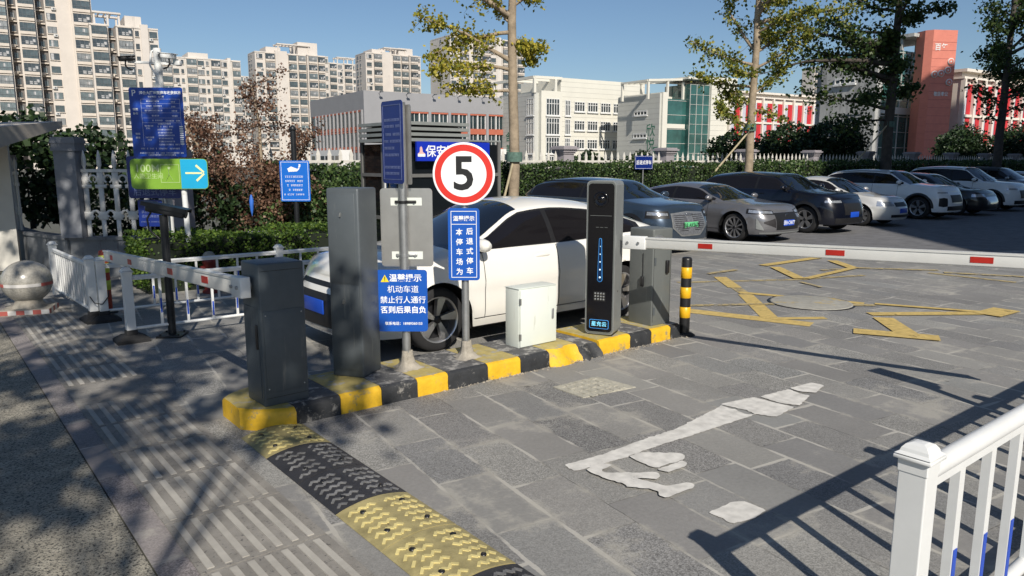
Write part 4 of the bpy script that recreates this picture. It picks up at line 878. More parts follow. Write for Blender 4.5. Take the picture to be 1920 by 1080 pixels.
def make_car(name, label, loc, rz, P, paintm, group=None):
    s = Car(P); T = thing(name, label, 'car', loc, rz, group); L, W = s.L, s.W
    # lower shell
    ls = set(np.arange(0, s.T, .05).tolist()+[s.T])
    for wx in s.wx:
        for k in range(-12, 13): ls.add(s.lx(wx+s.Ra*math.sin(k/12*math.pi/2)*.9999))
    ls = sorted(ls); b = MB(); NR = 12
    for sg in (1, -1):
        rows = []
        for l in ls:
            x, y = s.xy(l); zb_, zt_ = s.zb(x, l), s.zt(x); rows.append([s.W3(sg*l, zb_+(zt_-zb_)*j/NR) for j in range(NR+1)])
        b.grid(rows, 0, True, flip=(sg < 0))
        top = []
        for l, r_ in zip(ls, rows):
            e = r_[-1]; x = e[0]; zc = s.zt(s.xy(l)[0]); cr = P.get('crown', .05)*min(1, abs(e[1])/.5)
            top.append([(x, e[1]*(1-k/6), e[2]+cr*(1-(1-k/6)**2.5)) for k in range(7)])
        b.grid(top, 0, True, flip=(sg < 0))
        # wheel arch lips
        for wx in s.wx:
            lip = []
            for k in range(-14, 15):
                x = wx+s.Ra*math.sin(k/14*math.pi/2)*.999; l = s.lx(x); z = s.zb(s.xy(l)[0], l); p = s.W3(sg*l, z); lip.append([p, (p[0], p[1]-sg*.06, p[2]), (p[0], p[1]-sg*.28, p[2])])
            b.grid(lip, 1, True)
    b.build('body', [paintm, M_trim], T, merge=True)
    b = MB(); b.box(-L/2+.25, s.wx[1]-s.Ra-.03, -W/2+.16, W/2-.16, .20, .75); b.box(s.wx[1]+s.Ra+.03, s.wx[0]-s.Ra-.03, -W/2+.10, W/2-.10, .17, .75); b.box(s.wx[0]+s.Ra+.03, L/2-.3, -W/2+.2, W/2-.2, .2, .6)
    b.box(-L/2+.3, L/2-.35, -W/2+.36, W/2-.36, .22, .62); b.build('underbody', M_trim, T)
    # cabin
    xa, xb = P['xrb'], P['xwb']; b = MB(); n = 44; xs = [xa+(xb-xa)*(k/n) for k in range(n+1)]
    rows = [[s.C3(x, q/6) for q in range(7)]+[s.C3(x, 1+q/9) for q in range(1, 10)] for x in xs]
    b.grid(rows, 0, True); b.grid([[(p[0], -p[1], p[2]) for p in r_] for r_ in rows], 0, True, flip=True)
    b.build('cabin', paintm if not P.get('black_roof') else M_trim, T, merge=True)
    def cpatch(nm, x0, x1, q0, q1, m, off=.004, nx=20, nq=6, both=True, par=T, qf=None):
        b = MB(); rr_ = [[s.C3(x0+(x1-x0)*i/nx, (qf(x0+(x1-x0)*i/nx, j/nq) if qf else q0+(q1-q0)*j/nq), off) for j in range(nq+1)] for i in range(nx+1)]
        b.grid(rr_, 0, True)
        if both: b.grid([[(p[0], -p[1], p[2]) for p in r_] for r_ in rr_], 0, True, flip=True)
        return b.build(nm, m, par, recalc=False)
    def orient(o, out=True): return o
    # windshield, rear window
    b = MB(); rr_ = [[s.C3(P['xwt']+.03+(P['xwb']-.015-P['xwt']-.03)*i/14, 1.06+.94*j/8, .004) for j in range(9)] for i in range(15)]
    b.grid([r_+[(p[0], -p[1], p[2]) for p in r_[-2::-1]] for r_ in rr_], 0, True); b.build('windshield', M_cg, T)
    b = MB(); rr_ = [[s.C3(P['xrb']+.02+(P['xrt']-.03-P['xrb']-.02)*i/12, 1.08+.92*j/8, .004) for j in range(9)] for i in range(13)]
    b.grid([r_+[(p[0], -p[1], p[2]) for p in r_[-2::-1]] for r_ in rr_], 0, True); b.build('rear_window', M_cg, T)
    # side glass : black band, then panes
    w0, w1 = P['glass']; bp = P.get('bpillar', (w0+w1)/2-.08)
    for sg in (1, -1):
        def side(nm, x0, x1, q0, q1, m, off, par=T, nx=16):
            b = MB(); rr_ = [[s.C3(x0+(x1-x0)*i/nx, q0+(q1-q0)*j/5, off) for j in range(6)] for i in range(nx+1)]
            b.grid([[(p[0], sg*p[1], p[2]) for p in r_] for r_ in rr_], 0, True, flip=(sg < 0)); return b.build(nm, m, par, recalc=False)
        side('window_surround', w0, w1, .02, .985, P.get('wtrim', M_trim), .0025)
        side('side_window', w0+.10, bp-.035, .07, .93, M_cgs, .0045); side('side_window', bp+.035, w1-.08, .07, .93, M_cgs, .0045)
        if P.get('chrome_line'): side('window_line', w0+.05, w1-.03, -.015, .02, M_chrome, .004)
        def strip(nm, x0, x1, zf0, zf1, m, off, par=T, nx=8, nz=8):
            b = MB(); rr_ = []
            for i in range(nx+1):
                x = x0+(x1-x0)*i/nx; l = s.lx(x); a, c = zf0(x), zf1(x); rr_.append([s.W3(sg*l, a+(c-a)*j/nz, off) for j in range(nz+1)])
            b.grid(rr_, 0, True, flip=(sg > 0)); return b.build(nm, m, par)
        dl = [w1-.16, bp, max(w0+.22, s.wx[1]+s.Ra*.35)]
        for k, x in enumerate(dl):
            lo = .28 if k < 2 else s.rw+s.Ra*.9
            strip('door_gap', x-.004, x+.004, lambda x: lo, lambda x: s.zt(x)-.005, M_trim, .0025, nx=1, nz=14)
        strip('sill_line', s.wx[1]+s.Ra+.04, s.wx[0]-s.Ra-.04, lambda x: .20, lambda x: .275 if not P.get('clad') else .36, M_trim if P.get('clad') else paintm, .006, nx=12, nz=2)
        strip('sill_gap', s.wx[1]+s.Ra+.04, s.wx[0]-s.Ra-.04, lambda x: .285, lambda x: .293, M_trim, .003, nx=12, nz=1)
        if P.get('clad'):
            for wx in s.wx:
                b = MB(); rr_ = []
                for k in range(-14, 15):
                    t = k/14*math.pi/2; r2 = []
                    for dr in (0, .035, .07):
                        R2 = s.Ra+dr; x = wx+R2*math.sin(t); z = s.rw+R2*math.cos(t); r2.append(s.W3(sg*s.lx(x), max(z, .22), .006))
                    rr_.append(r2)
                b.grid(rr_, 0, True); b.build('arch_cladding', M_trim, T)
        for x in (bp+.14, max(w0+.32, s.wx[1]+.2)):
            zc = s.zt(x)-.115; p = s.W3(sg*s.lx(x), zc, .0); b = MB()
            rr_ = []
            for i in range(9):
                t = i/8; xx = x-.02+.22*t; e = .022*math.sin(math.pi*t)**.5; pc = s.W3(sg*s.lx(xx), zc+.008*math.sin(math.pi*t), .0); rr_.append([(pc[0], pc[1], pc[2]-.022*math.sin(math.pi*min(1, max(0, t)))**.4-.002), (pc[0], pc[1]+sg*e*1.2, pc[2]), (pc[0], pc[1], pc[2]+.022*math.sin(math.pi*t)**.4+.002)])
            b.grid(rr_, 0, True); b.build('door_handle', P.get('handle', paintm), T)
        # mirror
        xm = w1-.10; pz = s.zt(xm)+.07; py = s.yb(xm)+.11; b = MB(); b.lathe([(.001, -.12), (.045, -.11), (.075, -.06), (.085, 0), (.08, .05), (.06, .09), (.001, .10)], (0, 0, 0), 14, 0, 'y')
        b.xform(Matrix.Translation((xm, sg*py, pz)) @ Matrix.Diagonal((.85, 1.0, .80, 1)) @ Matrix.Rotation(rad(-sg*8), 4, 'X')); b.box(xm-.05, xm+.03, min(sg*(py-.16), sg*(py-.05)), max(sg*(py-.16), sg*(py-.05)), pz-.085, pz-.045, 1); b.build('mirror', [P.get('mirror', paintm), M_trim], T)
    # front and rear details given as strips over arclength
    def fpatch(nm, l0, l1, z0, z1, m, off=.004, par=T, nl=14, nz=5, both=False, rear=False, tap=None):
        res = []
        for sg in ((1, -1) if both else (1,)):
            b = MB(); rr_ = []
            for i in range(nl+1):
                l = l0+(l1-l0)*i/nl; a, c = z0, z1
                if callable(z0): a = z0(l)
                if callable(z1): c = z1(l)
                ll = (s.T-abs(l))*(1 if l >= 0 else -1) if rear else l
                rr_.append([s.W3(sg*ll, a+(c-a)*j/nz, off) for j in range(nz+1)])
            b.grid(rr_, 0, True); res.append(b.build(nm, m, par))
        return res
    s.fpatch = fpatch; s.T_ = T
    for (nm, l0, l1, z0, z1, m, off, both, rear) in P['patches'](s): fpatch(nm, l0, l1, z0, z1, m, off, both=both, rear=rear)
    # plate
    if P.get('plate'):
        txt, pm, z = P['plate']; p = s.W3(0, z); b = MB(); b.rbox(p[0]+.002, p[0]+.016, -.22, .22, z-.07, z+.07, .004); pl = b.build('license_plate', pm, T)
        b = MB()
        if txt: text(b, txt, .115, p[0]+.0175, 0, z, bold=.015, ux=(0, 1, 0), uz=(0, 0, 1), sx=.92, flat=True); b.build('lettering', P.get('plt', M_ltr), pl)
    # wheels
    def wheel(x, sg):
        b = MB(); R_ = s.rw; w_ = .215; rimr = R_*P.get('rim', .70); y0 = sg*(W/2-.035); k = -sg
        prof = [(rimr, 0), (rimr+.015, 0), (R_-.035, .002), (R_-.010, .020), (R_, .045), (R_, w_-.04), (R_-.02, w_-.01), (rimr, w_)]
        b.lathe([(r_, y0+k*h) for r_, h in prof], (x, 0, R_), 40, 0, 'y'); ty = b.build('tyre', M_tyre, T)
        b = MB(); b.lathe([(rimr+.002, y0+k*.0), (rimr-.012, y0+k*.002), (rimr-.02, y0+k*.02), (rimr-.03, y0+k*.11), (rimr-.03, y0+k*.16)], (x, 0, R_), 40, 0, 'y'); b.lathe([(rimr-.02, y0+k*.10), (.001, y0+k*.10)], (x, 0, R_), 30, 1, 'y')
        ns = P.get('spokes', 5)
        for i in range(ns):
            a = 2*math.pi*i/ns+.3; ca, sa = math.cos(a), math.sin(a); 
            def pt(r_, t, h): return (x+ca*r_-sa*t, y0+k*h, R_+sa*r_+ca*t)
            w0_, w1_ = P.get('spw', (.035, .055)); tw = P.get('twist', .02)
            vs = [pt(.03, -w0_*.8, .02), pt(.03, w0_*.8, .02), pt(rimr-.02, w1_+tw, .004), pt(rimr-.02, -w1_+tw, .004), pt(.03, -w0_*.8, .07), pt(.03, w0_*.8, .07), pt(rimr-.02, w1_+tw, .06), pt(rimr-.02, -w1_+tw, .06)]
            b.add(vs, [(0, 1, 2, 3), (4, 7, 6, 5), (0, 4, 5, 1), (1, 5, 6, 2), (2, 6, 7, 3), (3, 7, 4, 0)], 2)
        b.lathe([(.045, y0+k*.03), (.04, y0+k*.012), (.001, y0+k*.010)], (x, 0, R_), 16, 1, 'y'); b.build('rim', [M_rim, M_rimd, P.get('spokem', M_rim)], ty)
    for x in s.wx:
        for sg in (1, -1): wheel(x, sg)
    # small roof fin / rails
    if P.get('rails'):
        b = MB()
        for sg in (1, -1):
            pts = [s.C3(P['xrt']+(P['xwt']-P['xrt'])*t, 1.05, .03) for t in (.02, .2, .5, .8, .98)]; b.path([(p[0], sg*p[1], p[2]) for p in pts], .014, 8)
        b.build('roof_rails', P['rails'], T)
    return T, s

def sedan_dims(L, W, H, fo, wb, hood=.86, cowl=.98, belt=1.00, trunk=1.02, rw=.33, front=.74, **k):
    h = L/2
    d = dict(L=L, W=W, H=H, fo=fo, wb=wb, rw=rw,
             zt=[(-h, trunk-.12), (-h+.12, trunk-.02), (-h+.7, trunk), (-.4, belt), (h-1.45, cowl), (h-.9, hood+.03), (h-.35, hood-.02), (h-.12, front+.04), (h, front-.02)],
             xrb=-h+.42, xrt=-h+1.35, xwt=h-2.20, xwb=h-1.28, glass=(-h+.75, h-1.50), patches=lambda s: [])
    d['roof'] = [(d['xrb'], trunk-.01), (d['xrb']+.35, trunk+.17), (d['xrt'], H-.06), ((d['xrt']+d['xwt'])/2, H), (d['xwt']+.05, H-.05), (d['xwt']+.5, H-.05-(H-.05-cowl)*.50), (d['xwb'], cowl-.01)]
    d.update(k); return d
def suv_dims(L, W, H, fo, wb, hood=1.02, cowl=1.12, belt=1.13, rw=.36, front=.90, **k):
    h = L/2
    d = dict(L=L, W=W, H=H, fo=fo, wb=wb, rw=rw, sill=.25,
             zt=[(-h, belt-.10), (-h+.15, belt), (-.4, belt), (h-1.40, cowl), (h-.9, hood+.04), (h-.35, hood-.01), (h-.12, front+.06), (h, front)],
             xrb=-h+.10, xrt=-h+.75, xwt=h-2.05, xwb=h-1.22, glass=(-h+.42, h-1.42), bpillar=-.12, clad=True, rim=.68, patches=lambda s: [])
    d['roof'] = [(d['xrb'], belt), (d['xrb']+.25, belt+.24), (d['xrt'], H-.06), ((d['xrt']+d['xwt'])/2, H), (d['xwt']+.05, H-.05), (d['xwt']+.45, H-.05-(H-.05-cowl)*.50), (d['xwb'], cowl-.01)]
    d.update(k); return d

# --- the white saloon leaving through the near lane
def wcar(s):
    return [('lower_grille', -.62, .62, .27, .60, M_trim, .004, False, False), ('grille_side', .62, .80, lambda l: .27+(l-.62)*.6, lambda l: .60-(l-.62)*.9, M_trim, .004, True, False),
            ('upper_grille', -.60, .60, .655, .70, M_trim, .004, False, False), ('headlight', .55, 1.12, lambda l: .655, lambda l: .70+.045*min(1, (l-.5)/.4), M_lamp, .005, True, False),
            ('headlight_trim', .50, 1.15, lambda l: .636, lambda l: .658, M_trim, .006, True, False), ('bumper_lip', -.85, .85, .22, .262, M_chrome, .008, False, False),
            ('tail_light', .15, 1.05, .80, .90, M_tail, .005, True, True), ('rear_plate_recess', -.3, .3, .60, .72, M_trim, .004, False, True), ('rear_diffuser', -.8, .8, .22, .38, M_trim, .005, False, True)]
WC = sedan_dims(4.62, 1.80, 1.48, .93, 2.67, hood=.90, cowl=.98, belt=.99, trunk=1.04, rw=.328, front=.76, bpillar=-.22, rim=.72, spokes=5, spw=(.02, .050), twist=.05, plate=('', M_pb, .47), tumble=.24, patches=wcar, crown=.07)
WC['xwt'] = .10; WC['xwb'] = 1.12; WC['xrb'] = -2.15; WC['xrt'] = -1.05; WC['glass'] = (-1.68, .98)
WC['roof'] = [(-2.15, 1.035), (-1.75, 1.21), (-1.25, 1.385), (-.75, 1.455), (-.35, 1.48), (.12, 1.45), (.5, 1.29), (.85, 1.10), (1.12, .97)]
P_white = paint('pearl_white', (.80, .785, .73))
make_car('white_sedan', 'pearl white saloon with dark tinted windows queueing behind the barrier island', (5.42, 7.03, 0), math.pi, WC, P_white)

# --- the row of parked cars, noses towards the lane
GP = 'cars parked in a row along the clipped hedge'
def audi(s):
    return [('grille', -.50, .50, lambda l: .42+.16*max(0, (abs(l)-.30)/.2), lambda l: .86-.03*abs(l)/.5, mat('silver_mesh', (.22, .23, .25), .4, .5, .35, 25), .012, False, False),
            ('grille_frame', -.54, .54, lambda l: .385+.18*max(0, (abs(l)-.30)/.24), lambda l: .885-.03*abs(l)/.5, M_steel, .007, False, False),
            ('headlight', .62, 1.10, lambda l: .80+.02*l, lambda l: .86+.06*(l-.6), M_lamp, .008, True, False), ('headlight_trim', .58, 1.14, .755, .90, M_trim, .004, True, False),
            ('air_intake', .62, .95, .32, .55, M_trim, .006, True, False), ('bumper_lip', -.8, .8, .27, .31, M_steel, .01, False, False)]
AU = suv_dims(4.60, 1.86, 1.535, .86, 2.76, hood=1.00, cowl=1.09, belt=1.10, front=.90, patches=audi, plate=('浙B AK5675', M_pg, .60), plt=M_trim, spokes=5, rails=M_trim)
tA, sA = make_car('parked_suv', 'slate blue electric SUV with a pale mesh grille and green plate behind the barrier cabinet', (12.5, 9.6+2.30, 0), -math.pi/2, AU, paint('slate_blue', (.045, .068, .10), .5), GP)
for k in range(9):
    z_ = .50+k*.038; w_ = .47-.16*max(0, (.58-z_)/.12)
    for sg in (-1, 1): sA.fpatch('grille_bar', sg*.05 if False else sg*.10, sg*w_, z_, z_+.011, M_trim, .0145)
b = MB(); p = sA.W3(0, .80, .016)
for k in range(4):
    b.lathe([(.034, 0), (.040, .004), (.046, 0), (.040, -.004), (.034, 0)], (p[0]+.006, -.09+k*.06, .80), 24, 0, 'x')
b.build('badge', M_chrome, tA)
def hyu(s):
    return [('grille', -.46, .46, lambda l: .30, lambda l: .70, M_trim, .004, False, False), ('side_mesh', .48, .80, lambda l: .36+.10*(l-.48)/.3, lambda l: .58-.25*(l-.48), mat('dark_mesh', (.03, .028, .03), .5, .2, .9, 70), .006, True, False),
            ('headlight', .50, 1.18, lambda l: .685+.03*(l-.5), lambda l: .735+.06*(l-.5), M_lamp, .006, True, False), ('headlight_trim', .46, 1.24, lambda l: .66+.03*(l-.5), lambda l: .755+.06*(l-.5), M_trim, .003, True, False),
            ('silver_wing', .80, .98, lambda l: .30+.2*(l-.8), lambda l: .33+1.5*(l-.8), M_silver, .012, True, False), ('bumper_lip', -.9, .9, .22, .255, M_silver, .012, False, False)]
HY = sedan_dims(4.72, 1.86, 1.37, .90, 2.80, hood=.86, cowl=.95, belt=.96, trunk=1.02, front=.74, patches=hyu, plate=('浙B·CF877', M_pb, .46), spokes=10, spw=(.012, .02), rim=.74, rw=.34)
tH, sH = make_car('parked_sedan', 'metallic grey saloon with sharp headlights and a blue plate in the parked row', (16.25, 9.65+2.36, 0), -math.pi/2, HY, paint('metal_grey', (.20, .20, .21), .5), GP)
b = MB(); p = sH.W3(0, .63, .01); b.lathe([(.030, 0), (.038, .004), (.045, 0), (.038, -.004), (.030, 0)], (p[0]+.004, 0, .63), 24, 0, 'x'); b.xform(Matrix.Translation((0, 0, 0))); b.build('badge', M_chrome, tH)
def gsuv(s):
    return [('grille', -.45, .45, .50, .80, M_trim, .005, False, False), ('headlight', .50, 1.05, .82, .88, M_lamp, .006, True, False), ('air_intake', -.75, .75, .28, .42, M_trim, .006, False, False)]
NS = suv_dims(4.70, 1.90, 1.60, .90, 2.80, patches=gsuv, plate=('', M_pb, .50), spokes=5, mirror=None) ; NS['mirror'] = paint('navy', (.003, .004, .010), .2)
make_car('parked_suv', 'near black navy SUV at the edge of the building shade in the parked row', (19.6, 9.75+2.35, 0), -math.pi/2, NS, paint('navy', (.003, .004, .010), .2), GP)
def cor(s):
    return [('grille', -.36, .36, .58, .70, M_trim, .005, False, False), ('headlight', .42, .98, lambda l: .60, lambda l: .72+.04*(l-.4), M_lamp, .006, True, False), ('air_intake', -.55, .55, .27, .35, M_trim, .006, False, False)]
CO = sedan_dims(4.53, 1.70, 1.43, .88, 2.60, hood=.84, cowl=.96, belt=.95, trunk=1.02, front=.72, patches=cor, plate=('', M_pb, .46), spokes=7, rw=.31, nf=2.6, af=.85)
make_car('parked_sedan', 'older silver white saloon with round cornered headlights parked beside the navy SUV', (22.85, 9.9+2.27, 0), -math.pi/2, CO, paint('silver_white', (.62, .62, .60), .2), GP)
def hav(s):
    return [('grille', -.42, .42, .56, .80, M_trim, .006, False, False), ('headlight', .50, .98, lambda l: .86, lambda l: .90, M_lamp, .006, True, False), ('fog_recess', .62, .92, lambda l: .42+.15*abs(l-.77), lambda l: .72-.15*abs(l-.77), M_trim, .008, True, False),
            ('air_intake', -.62, .62, .30, .44, M_trim, .01, False, False)]
HV = suv_dims(4.65, 1.88, 1.62, .88, 2.74, patches=hav, spokes=5, rw=.37, rails=M_steel, hood=1.05, cowl=1.13, belt=1.14)
P_wh = paint('white', (.78, .79, .78))
make_car('parked_suv', 'white SUV with a black octagonal grille and dark fog lamp recesses in the shaded row', (27.0, 10.0+2.32, 0), -math.pi/2, HV, P_wh, GP)
def blk(s): return [('grille', -.5, .5, .40, .66, M_chrome, .006, False, False), ('headlight', .50, 1.1, .66, .76, M_lamp, .006, True, False), ('air_intake', -.75, .75, .24, .34, M_trim, .006, False, False)]
BK = sedan_dims(4.85, 1.86, 1.48, .92, 2.87, patches=blk, spokes=10, chrome_line=True)
make_car('parked_sedan', 'black saloon with a chrome grille between two white SUVs', (29.9, 9.9+2.42, 0), -math.pi/2, BK, paint('black', (.008, .008, .010), .2), GP)
W2 = suv_dims(4.60, 1.86, 1.70, .88, 2.70, patches=gsuv, spokes=5, rails=M_steel, hood=1.04)
make_car('parked_suv', 'white SUV with swept headlights and roof rails near the right end of the parked row', (33.4, 10.0+2.3, 0), -math.pi/2, W2, P_wh, GP)
W3_ = suv_dims(4.5, 1.84, 1.66, .86, 2.66, patches=gsuv, spokes=5)
make_car('parked_suv', 'dark roofed silver crossover at the right edge of the parked row', (37.2, 10.1+2.25, 0), -math.pi/2, dict(W3_, black_roof=True), paint('silver', (.30, .31, .32), .5), GP)
make_car('parked_sedan', 'farthest pale saloon just showing at the right end of the parked row', (41.2, 10.1+2.25, 0), -math.pi/2, dict(CO), paint('silver_white', (.62, .62, .60), .2), GP)
# ------------------------------------------------------------------ far buildings (rotated 6 degrees from the car park)
CR = -rad(6)
M_apt = [mat('apartment_render_%d' % i, c, .85, 0, .07, .25, dirt=((c[0]*.8, c[1]*.8, c[2]*.8, 1), .35, .60, (1, 1, .15))) for i, c in enumerate([(.60, .545, .485), (.58, .535, .485), (.60, .56, .51)])]
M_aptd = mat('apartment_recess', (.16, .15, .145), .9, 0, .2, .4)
M_wf = mat('window_frame_dark', (.10, .11, .12), .5, .2, .2, 3); M_wg = [mat('window_glass_%d' % i, c, r_, 0, .5, .9, spec=.8) for i, (c, r_) in enumerate([((.07, .09, .095), .08), ((.13, .16, .165), .12), ((.22, .23, .23), .2), ((.05, .06, .065), .06)])]
M_curt = mat('curtain_pale', (.42, .42, .42), .8, 0, .3, 2); M_slab = mat('balcony_slab', (.58, .52, .45), .8, 0, .1, .5)
BR = random.Random(11)
def mk_window(w_, h_, g, curtain, frame=None):
    b = MB(); f = .07; b.box(-w_/2, w_/2, -.10, .0, -h_/2, h_/2, 1)
    for x in (-w_/2, w_/2-f, -f/2): b.box(x, x+f, -.15, -.10, -h_/2, h_/2, 0)
    b.box(-w_/2, w_/2, -.152, -.10, h_/2-f, h_/2, 0); b.box(-w_/2, w_/2, -.152, -.10, -h_/2, -h_/2+f, 0); b.box(-w_/2-.08, w_/2+.08, -.26, 0, -h_/2-.14, -h_/2-.003, 3)
    if curtain: x = BR.uniform(-w_/2+f, 0); b.box(x, x+w_*.3, -.115, -.1005, -h_/2+f, h_/2-f, 2)
    me = b.build('window', [frame or M_wf, g, M_curt, M_slab]); return me
def mk_balcony(w_, h_, g, var):
    b = MB(); d = .85; b.box(-w_/2, w_/2, -d, 0, -h_/2, -h_/2+.62, 3); b.box(-w_/2+.05, w_/2-.05, -d+.08, 0, -h_/2+.62, h_/2-.22, 1); b.box(-w_/2, w_/2, -d, 0, h_/2-.22, h_/2, 3)
    n = 4
    for k in range(n+1): x = -w_/2+.03+(w_-.06)*k/n; b.box(x-.03, x+.03, -d+.03, -d+.08, -h_/2+.62, h_/2-.22, 0)
    b.box(-w_/2, w_/2, -d+.02, -d+.08, -h_/2+1.2, -h_/2+1.28, 0)
    if var:
        for k in range(var): x = BR.uniform(-w_/2+.2, w_/2-.7); zc = BR.uniform(-.2, .5); b.box(x, x+BR.uniform(.25, .7), -d+.065, -d+.079, zc-.35, zc+.3, 2)
    return b.build('balcony', [M_wf, g, M_curt, M_slab])
def protos():
    P = {}
    for k in ('w', 'b', 'n', 'a'): P[k] = []
    b = MB(); b.box(-.42, .42, -.45, -.05, -.28, .28, 0); b.lathe([(.2, -.46), (.001, -.465)], (.1, 0, 0), 10, 1, 'y'); P['a'].append(b.build('air_conditioner', [mat('ac_white', (.55, .55, .53), .6), M_wf]))
    for i in range(4):
        P['w'].append(mk_window(1.5, 1.5, M_wg[i], i % 2)); P['n'].append(mk_window(.8, 1.3, M_wg[(i+1) % 4], 0)); P['b'].append(mk_balcony(3.2, 2.7, M_wg[i], i))
    return P
PR = protos()
USED = set()
def put(proto, parent, x, y, z, sx=1.0, sz=1.0, rz=0.0, name=None):
    o = proto if proto.name not in USED and False else proto.copy()
    COL.objects.link(o); o.parent = parent; o.location = (x, y, z); o.scale = (sx, 1, sz); o.rotation_euler = (0, 0, rz); return o
def tower(label, px0, D, ztop, cols, m, fh=2.9, depth=12, zlow=5, pent=None, side=0, group='apartment towers on the skyline'):
    x0, y0 = far_pt(px0, D); T = thing('apartment_tower', label, 'apartment block', (x0, y0, 0), CR, group)
    nf = int((ztop-1.2)/fh); x = 0.0; b = MB(); items = []
    for (k, w_, off) in cols:
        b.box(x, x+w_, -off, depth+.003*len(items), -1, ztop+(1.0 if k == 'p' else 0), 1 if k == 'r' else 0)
        if k != 'p' and k != 'r': b.box(x-.05, x+w_+.05, -off-.15, depth-.5, ztop, ztop+.35, 0)
        items.append((k, x, w_, off)); x += w_
    for f in range(nf+1):
        z = ztop-1.2-f*fh
        if z < zlow-3: break
        for (k, xa, w_, off) in items:
            if z < zlow: continue
            jit = BR.randrange(4)
            if k == 'b': put(PR['b'][jit], T, xa+w_/2, -off, z-.15, (w_-.7)/3.2, 1)
            elif k == 'w':
                put(PR['w'][jit], T, xa+w_/2, -off, z, min(1.3, (w_-.5)/1.5), 1)
                if BR.random() < .6: put(PR['a'][0], T, xa+w_*BR.choice((.25, .75)), -off, z-1.15)
            elif k == 'n': put(PR['n'][jit], T, xa+w_/2, -off, z)
            elif k == 'r':
                put(PR['n'][jit], T, xa+w_/2, -off, z)
        if side:
            put(PR['n'][BR.randrange(4)], T, -.0, depth*.45, z, rz=-math.pi/2)
            if side > 1: put(PR['w'][BR.randrange(4)], T, -.0, depth*.75, z, rz=-math.pi/2)
    b.build('wall', [m, M_aptd], T, recalc=False)
    # thin storey bands in the recesses
    c = MB()
    for (k, xa, w_, off) in items:
        if k == 'r':
            for f in range(nf):
                z = ztop-1.2-f*fh-1.5
                if z > zlow: c.box(xa+.01, xa+w_-.01, -off-.5, -off, z, z+.25)
                if f % 2: c.box(xa+.1, xa+.8, -off-.9, -off-.5, z+.3, z+.9)
    if c.v: c.build('balcony_slab', M_slab, T)
    for (xa, xb, h_, kind) in (pent or []):
        p = MB()
        if kind == 'solid': p.box(xa, xb, .5, depth-1, ztop, ztop+h_)
        else:
            for q in (xa, (xa+xb)/2, xb-.4): p.box(q, q+.4, .2, .6, ztop, ztop+h_-.4); p.box(q, q+.4, depth*.5, depth*.5+.4, ztop, ztop+h_-.4)
            p.box(xa-.2, xb+.2, -.1, .9, ztop+h_-.4, ztop+h_); p.box(xa-.2, xb+.2, depth*.5-.3, depth*.5+.8, ztop+h_-.4, ztop+h_)
            for q in range(int((xb-xa)/1.2)): p.box(xa+q*1.2, xa+q*1.2+.25, .9, depth*.5-.3, ztop+h_-.35, ztop+h_-.05)
        p.build('roof_structure' if kind == 'solid' else 'roof_pergola', m, T)
    return T
A0, A1, A2 = M_apt
tower('tallest cream apartment tower rising past the top of the frame at the far left', -40, 168, 44, [('b', 3.4, .6), ('p', 1.2, .2), ('b', 3.6, .8), ('r', 1.6, -2.2), ('b', 3.6, .8), ('r', 1.8, -2.5), ('w', 2.3, .0), ('p', 2.8, .3), ('b', 4.2, .8)], A0, zlow=4)
tower('cream apartment block with a rooftop pergola right of the tallest tower', 188, 178, 32.6, [('b', 3.8, .4), ('r', 1.6, -2), ('b', 3.6, .6), ('n', 1.6, .2), ('p', 1.6, .5), ('w', 2.2, .0)], A1, zlow=6, pent=[(1, 6.5, 3.2, 'perg'), (7.5, 11, 2.8, 'solid')])
tower('lower pale block with a stepped roof behind the tariff board', 296, 240, 34.0, [('w', 2.4, .2), ('b', 3.6, .6), ('w', 2.2, .0), ('n', 1.6, .2), ('b', 3.6, .6), ('w', 2.4, .0), ('n', 1.4, .2), ('b', 3.4, .6), ('w', 2.2, .1), ('p', 1.0, .3), ('b', 3.0, .5)], A2, zlow=5, pent=[(11, 17, 2.0, 'solid')], fh=2.85)
tower('distant pale block in the gap left of the middle tower', 418, 330, 38, [('b', 3.6, .5), ('w', 3, .1), ('b', 3.6, .5), ('w', 3, .1), ('b', 3.6, .5)], A2, zlow=8, fh=2.9)
tower('middle cream tower with a blank rooftop box above the red leafed tree', 487, 262, 38.2, [('w', 3.0, .5), ('b', 3.8, .6), ('p', .8, .9), ('p', 3.4, .2), ('b', 3.4, .2), ('b', 3.2, .3), ('b', 3.6, 1.6), ('b', 3.0, .9), ('n', 1.4, .2)], A1, zlow=6, depth=9, side=2, pent=[(8, 19, 3.6, 'perg'), (15, 22, 4.6, 'solid'), (4, 9, 2.2, 'solid')], fh=2.95)
tower('small far block with a pergola roof between the two middle towers', 622, 330, 43, [('b', 3.6, .3), ('w', 3, .1), ('b', 3.8, .5), ('w', 3.2, .1), ('p', 1, .3), ('b', 3.6, .6), ('w', 3, 0)], A2, zlow=20, pent=[(4, 13, 3, 'perg')], depth=9)
tower('second middle tower standing above the left end of the grey school hall', 690, 292, 42.0, [('w', 2.8, .5), ('b', 3.8, .7), ('p', 1.2, .4), ('p', 3.0, .2), ('b', 3.6, .3), ('b', 3.4, .2), ('b', 3.6, 1.2), ('n', 1.6, .3)], A1, zlow=20, depth=10, side=2, pent=[(8, 17, 2.8, 'perg'), (14, 20, 3.0, 'solid'), (3, 8, 1.8, 'solid')])
tower('broad cream tower with a blank flank behind the yellow leafed ginkgo', 846, 268, 44.5, [('w', 2.6, .2), ('p', .6, .5), ('b', 4.0, .6), ('p', 1.4, .3), ('b', 3.6, .4), ('b', 4.0, .5), ('w', 2.8, .1), ('p', 1.8, .3), ('b', 3.8, .6), ('w', 2.6, .1), ('b', 3.4, .5)], A2, zlow=18, depth=15, side=1)
